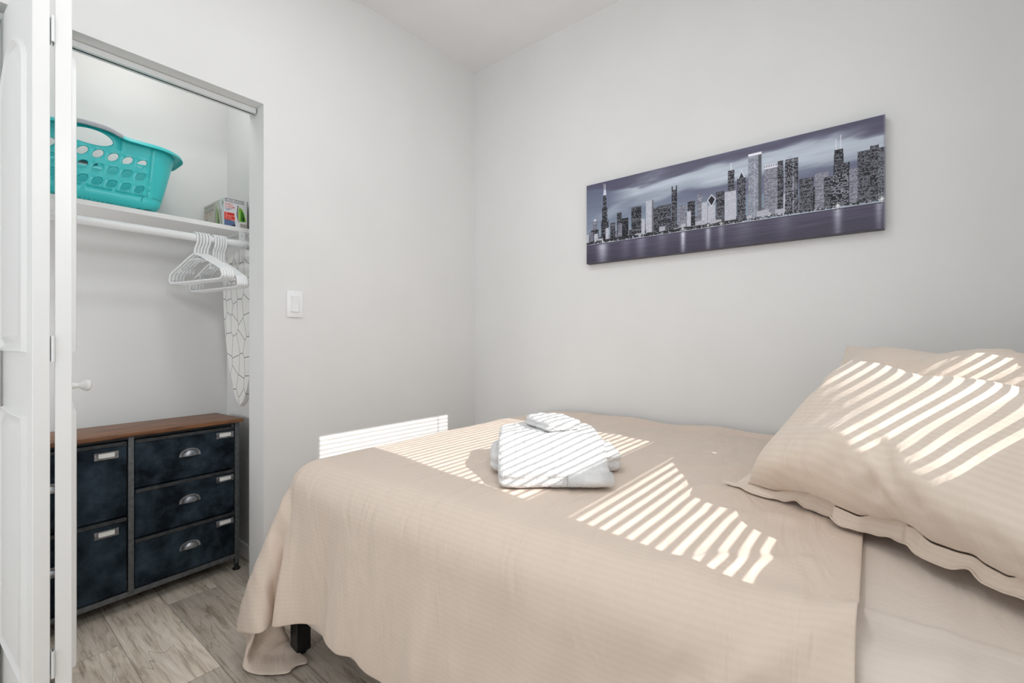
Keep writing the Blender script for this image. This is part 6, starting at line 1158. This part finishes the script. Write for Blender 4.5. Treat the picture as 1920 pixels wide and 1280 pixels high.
for (x0,x1,y0,y1) in ((.40,2.30,-1.345,-1.30),(.40,2.30,-.07,-.03),(.40,.44,-1.30,-.07),(2.26,2.30,-1.30,-.07),(.44,2.26,-.71,-.67)):
    obj('side_rail', inv(box(x0,x1,y0,y1,.2155,.238,.002,1), bf), M['black_metal'], bf, 30)
def crown(x, y, x0=.44, x1=2.3, y0=-1.37, y1=.0):
    fx = min(1,max(0,(x-x0)/(x1-x0))); fy = min(1,max(0,(y-y0)/(y1-y0))); return .022*max(0,math.sin(PI*fx))**.5*max(0,math.sin(PI*fy))**.5
bm = bmesh.new(); bx(bm, .45,2.295,-1.362,-.012,.2395,.640,.07,5)
bmesh.ops.subdivide_edges(bm, edges=[e for e in bm.edges if e.calc_length()>.3], cuts=10, use_grid_fill=True)
for v in bm.verts:
    if v.co.z > .63: v.co.z += crown(v.co.x, v.co.y)*.9
tag(obj('mattress', bm, M['card'], sm=60), 'thick mattress hidden under the beige bedding on the bed frame', 'mattress')
# fitted sheet over the head end
nx_, ny_ = 120, 150; V = np.zeros((ny_+1, nx_+1, 3)); U = np.zeros((ny_+1, nx_+1, 2)); rs = np.random.RandomState(2)
for j in range(ny_+1):
    s_ = j/ny_*1.80; R_ = .078
    for i in range(nx_+1):
        x = .47+(2.305-.47)*i/nx_
        yt = -1.372+R_      # start of the rounding
        d = s_+.012
        if -d > yt: y, z, nv = -d, .6485, (0,0,1)
        else:
            e = (-yt)*-1; e = d+yt
            if e < R_*PI/2: an = e/R_; y = yt-R_*math.sin(an); z = .6485-R_+R_*math.cos(an); nv = (0,-math.sin(an),math.cos(an))
            else: y = yt-R_; z = .6485-R_-(e-R_*PI/2); nv = (0,-1,0)
        h = crown(x, y)*(1 if nv[2] > .99 else nv[2]**2)
        # pressed creases
        h += .004*math.exp(-((y+1.235+.03*(x-2))/.006)**2)*(x > 1.9) + .003*math.exp(-((x-2.035-.03*(y+1.1))/.004)**2) - .0022*math.exp(-((x-2.06-.03*(y+1.1))/.006)**2)
        if nv[2] < .95 or y < -1.24:
            k = min(1, max(0, (-1.22-y)/.1)); h += k*.006*math.sin((x*1.0+z*.55-y*.6)*62+math.sin(x*17)*1.2)*math.exp(-((x-2.0)/.22)**2)
        V[j,i] = (x, y+nv[1]*h, z+nv[2]*h); U[j,i] = (x, s_)
V[:, :, 2] += .0022
sheet = tag(grid_obj('fitted_sheet', V, U, M['sheet']), 'plain pale beige fitted sheet showing beside the duvet at the bed head', 'sheet')
sd = sheet.modifiers.new('s','SOLIDIFY'); sd.thickness = .0012; sd.offset = 1
# duvet cover draped over the bed
D = unpack(DUVET, 48, 53)
ny_, nx_ = D.shape[:2]
U = np.zeros((ny_, nx_, 2)); U[...,0] = np.linspace(1.94,-.06,nx_)[None,:]; U[...,1] = np.linspace(0,1.745,ny_)[:,None]
dv = tag(grid_obj('duvet_cover', D, U, M['duvet']), 'beige striped sateen duvet draped over the bed and hanging down its near side', 'duvet')
sd = dv.modifiers.new('s','SOLIDIFY'); sd.thickness = .004; sd.offset = 1
ss = dv.modifiers.new('ss','SUBSURF'); ss.levels = 1; ss.render_levels = 2

# ------------------------------------------------------------------ pillows
PF = np.stack([unpack(PILLOW_FRONT, 26, 37), unpack(PILLOW_BACK, 26, 37)])
def pillow(label, O, deg, incl, scale=(1,1,1), sag=0, seed=0, bedz=.685, topdip=0, flange=True, twist=0):
    th = math.radians(deg); e1 = np.array([math.cos(th), math.sin(th), 0]); hh = np.array([-math.sin(th), math.cos(th), 0])
    t_ = thing('pillow', label, 'pillow', tuple(O))
    rs_ = np.random.RandomState(seed); ph = rs_.rand(8)*6.28
    def place(L):
        a, b_, c = L[...,0]*scale[0], L[...,1]*scale[1], L[...,2]*scale[2]
        u = (a/.345+1)/2; v = (b_/(.234*scale[1])+1)/2
        # plump unevenly: heavy low, thin top; soft folds
        c = c*(1.12-.30*v)+ .006*np.sin(9*u+ph[0]+4*v)*np.sin(PI*np.clip(v,0,1)) + .005*np.sin(17*u*1.1-7*v+ph[1])*np.clip(v,0,1)
        c = c + .010*np.exp(-((u-.30-.35*v)/.06)**2)*np.sign(c)*(v < .9) - .008*np.exp(-((u-.42-.30*v)/.05)**2)*(c > 0)
        a = a-.040*v
        c = np.where(c > 0, c*(1+.45*np.exp(-((v-.14)/.16)**2)), c)
        b_ = b_-np.where(c > 0, 1, 0)*.018*np.exp(-((v-.15)/.12)**2)
        inc = np.radians(incl+twist*(u-.5)+10*(v-.5)*-1)
        P_ = np.array(O)[None,None,:] + (a+.345)[...,None]*e1 
        hor = (b_+.234*scale[1])*np.cos(inc) - c*np.sin(inc); ver = (b_+.234*scale[1])*np.sin(inc)+c*np.cos(inc)
        ver = ver - topdip*u*np.clip(v,0,1) - sag*np.sin(PI*np.clip(u,0,1))*np.clip(v,0,1)**2
        P_ = P_ + hor[...,None]*hh; P_[...,2] += ver
        lo_ = bedz+.004; z_ = P_[...,2]; P_[...,2] = np.where(z_ < lo_+.02, lo_+.02*np.exp(np.clip((z_-lo_-.02)/.02,-20,0)), z_)
        xl = XW-.060; P_[...,0] = np.where(P_[...,0] > xl-.07, xl-.07*np.exp(-(P_[...,0]-xl+.07)/.07), P_[...,0]); P_[...,1] = np.where(P_[...,1] > -.066, -.006-.06*np.exp(-(P_[...,1]+.066)/.06), P_[...,1])
        return P_-np.array(O)
    Fv, Bv = PF[0], PF[1]
    U_ = np.stack([Fv[...,0], Fv[...,1]], -1)
    ff, bb = place(Fv), place(Bv)
    ny, nx = Fv.shape[:2]; verts = ff.reshape(-1,3).tolist(); uv = U_.reshape(-1,2).tolist(); mp_ = {}
    for j in range(ny):
        for i in range(nx):
            if i in (0,nx-1) or j in (0,ny-1): mp_[j,i] = j*nx+i
            else: mp_[j,i] = len(verts); verts.append(bb[j,i].tolist()); uv.append(U_[j,i].tolist())
    fs = [(j*nx+i, j*nx+i+1, (j+1)*nx+i+1, (j+1)*nx+i) for j in range(ny-1) for i in range(nx-1)]
    fs += [(mp_[j,i], mp_[j+1,i], mp_[j+1,i+1], mp_[j,i+1]) for j in range(ny-1) for i in range(nx-1)]
    me = bpy.data.meshes.new('pillowcase'); me.from_pydata(verts, [], fs); me.materials.append(M['pillow'])
    ul = me.uv_layers.new(name='uv')
    for lp in me.loops: ul.data[lp.index].uv = uv[lp.vertex_index]
    o_ = bpy.data.objects.new('pillowcase', me); C.objects.link(o_); o_.parent = t_; smooth(o_)
    s2 = o_.modifiers.new('ss','SUBSURF'); s2.levels = 1; s2.render_levels = 2
    if flange:      # flat hem of the pillowcase along the lower edge and round the near corner
        path = [(0, j, i) for j, i in [(jj, 0) for jj in range(24, 0, -1)]+[(0, ii) for ii in range(0, 73)]]
        n_ = len(path); cols = 7; V_ = np.zeros((n_, cols, 3)); UV_ = np.zeros((n_, cols, 2))
        for k, (_, j, i) in enumerate(path):
            p = ff[j,i]; 
            if j > 0: outd = -e1; wgt = .55*math.sin(PI*min(1, (24-j)/24)*.5)**2
            else: outd = -hh; wgt = 1.0
            near = math.exp(-(((i if j == 0 else -j))/7.0)**2)
            outd = outd + (-hh if j > 0 else -e1)*near*1.0
            outd = outd/np.linalg.norm(outd); wdt = (.012*wgt+.050*near)
            for c_ in range(cols):
                q_ = c_/(cols-1)
                wob = .0085*math.sin(k*.55+ph[2])*q_+.006*math.sin(k*1.31+ph[3])*q_
                z_ = max(bedz+.0035+abs(wob)*(j == 0), p[2]+O[2]-(.020*q_ if j > 0 else 0)*1.0+wob) if j > 0 else (p[2]+O[2])*(1-min(1,q_*1.6))+(bedz+.004+max(0,wob))*min(1,q_*1.6)
                xy = p[:2]+outd[:2]*wdt*q_
                V_[k,c_] = (xy[0], xy[1], z_-O[2]); UV_[k,c_] = (k*.01, c_*.01)
        fo = grid_obj('hem', V_, UV_, M['pillow'], t_); sd_ = fo.modifiers.new('s','SOLIDIFY'); sd_.thickness = .0035; sd_.offset = 0
        s3 = fo.modifiers.new('ss','SUBSURF'); s3.levels = 1; s3.render_levels = 2
    return t_
pillow('plump beige striped pillow, the front one, leaning on the pillow behind it', (1.705, -.810, .690), -38, 44, (1.0,1.06,1.0), .02, 1, topdip=.045, twist=-4)
pillow('beige striped pillow behind the plump front one, its upper edge against the wall', (1.745, -.545, .700), -30, 50, (1.0,1.06,.66), .0, 4, topdip=.0, twist=0)

# ------------------------------------------------------------------ towels
def towel(name, label, ctr, deg, w_, d_, t_th, zf, n1=80, n2=80, extra=None, layers=3):
    """folded towel: rounded slab lofted over a support height field zf(u,v)"""
    th = math.radians(deg); e1 = Vector((math.cos(th), math.sin(th), 0)); e2 = Vector((-math.sin(th), math.cos(th), 0))
    T_ = thing(name, label, 'towel', ctr)
    bm = bmesh.new(); rs_ = random.Random(len(label)); rings = []; m_ = 14
    prof = []      # cross profile from the middle of the top, round the rim, to the middle of the bottom, offsets (inset, height 0..1)
    for k in range(m_+1):
        an = PI*k/m_; prof.append((1-math.sin(an), .5+.5*math.cos(an)))
    def P2(u, v, hgt):
        q = e1*(u*w_/2)+e2*(v*d_/2); s_ = zf(u, v)
        th_ = t_th*(1+.05*math.sin(5*u+3*v)+.04*math.sin(9*v-2*u))
        return Vector((q.x, q.y, s_+th_*hgt-ctr[2]))
    # outline: superellipse-like rounded rectangle
    N_ = 160; outl = []
    for k in range(N_):
        an = 2*PI*k/N_; c_, s_ = math.cos(an), math.sin(an); p_ = 9
        rr = (abs(c_)**p_+abs(s_)**p_)**(-1/p_); outl.append((c_*rr, s_*rr))
    rad = t_th*.42
    def ring(ins, h, k_=0):
        R_ = []
        for i_, (cu, cv_) in enumerate(outl):
            fu, fv = 1-ins/(w_/2), 1-ins/(d_/2); wob = 1+.006*math.sin(i_*.9)+.004*math.sin(i_*.37+h*9)
            R_.append(bm.verts.new(P2(cu*fu*wob, cv_*fv*wob, h)))
        return R_
    rr_ = []
    tops = [.96,.85,.72,.58,.42,.28,.15,.05]
    for s_ in tops: rr_.append(ring(min(w_,d_)/2*s_+rad, 1.0))
    for k in range(0, 13):
        an = PI*k/12; groove = .10*abs(math.sin(an*layers))**6 if layers > 1 else 0
        rr_.append(ring(rad*(1-math.sin(an)**.8)+rad*(.35*(1-abs(math.sin(an*layers))**.5) if layers > 1 and 1 < k < 11 else 0), .5+.5*math.cos(an)))
    for s_ in tops[::-1]: rr_.append(ring(min(w_,d_)/2*s_+rad, 0.0))
    for A_, B_ in zip(rr_, rr_[1:]):
        for k in range(N_): bm.faces.new((A_[k], A_[(k+1)%N_], B_[(k+1)%N_], B_[k]))
    bm.faces.new(rr_[0]); bm.faces.new(rr_[-1][::-1]); bmesh.ops.recalc_face_normals(bm, faces=bm.faces[:])
    o_ = obj('terry_cloth', bm, M['towel'], T_, 180)
    tx = bpy.data.textures.new('terry','CLOUDS'); tx.noise_scale = .006; tx.noise_depth = 2
    s_ = o_.modifiers.new('s','SUBSURF'); s_.levels = 1; s_.render_levels = 2
    dm = o_.modifiers.new('d','DISPLACE'); dm.texture = tx; dm.strength = .0035; dm.texture_coords = 'LOCAL'
    return T_, e1, e2, P2
BZ = .686
tA = towel('folded_towel', 'lower folded white towel, its ends sticking out left and right', (1.195, -.925, BZ), 38.5, .385, .20, .058, lambda u, v: BZ, layers=2)
def zB(u, v):      # v -1 front .. 1 back: lies on the bed in front, rides over the lower towel behind
    s_ = (v+1)/2; k = min(1, max(0, (s_-.10)/.35)); k = k*k*(3-2*k); return BZ+.062*k-.004*u*u
tB, e1, e2, P2 = towel('folded_towel', 'large folded white towel draped over the lower towel, rolled edge in front', (1.222, -.985, BZ), 38.5, .300, .345, .050, zB, layers=2)
for (u0, v0, v1, nm) in ((-.66,-.86,.93,'woven_band'),(-.50,-.86,.93,'woven_band'),(.0,-.88,.5,'woven_band')):
    bm = bmesh.new(); tube(bm, [P2(u0, v0+(v1-v0)*k/24, 1.0)+Vector((0,0,.0005)) for k in range(25)], .0016, 8, flat=.6); obj(nm, bm, M['towel'], tB, 60)
bm = bmesh.new()  # rolled end at the near right corner
pts = []
for k in range(70):
    an = k*.16; r_ = .024-.00026*k; c0 = P2(.90,-.93,.42)
    pts.append(c0+e1*(.006)+e2*(math.cos(an)*r_)*1.25+Vector((0,0,math.sin(an)*r_*.8)))
ring_prev = None
for p in pts:
    a_ = bm.verts.new(p+e1*.004); b_ = bm.verts.new(p-e1*.11)
    if ring_prev: bm.faces.new((ring_prev[0], a_, b_, ring_prev[1]))
    ring_prev = (a_, b_)
ro = obj('rolled_edge', bm, M['towel'], tB, 60); sd = ro.modifiers.new('s','SOLIDIFY'); sd.thickness = .0045; sd.offset = 0
WC = (1.190, -.925, BZ+.108)
def wash_z(u, v):      # follows the slope of the towel it lies on
    a_ = math.radians(-27); px, py = WC[0]+math.cos(a_)*u*.08-math.sin(a_)*v*.059-1.222, WC[1]+math.sin(a_)*u*.08+math.cos(a_)*v*.059+.985
    b_ = math.radians(38.5); tu, tv = (px*math.cos(b_)+py*math.sin(b_))/.15, (-px*math.sin(b_)+py*math.cos(b_))/.1725
    return zB(tu, min(1, tv))+.0515
towel('washcloth', 'small folded white washcloth lying on top of the towel stack', WC, -27, .160, .118, .030, wash_z, layers=2)
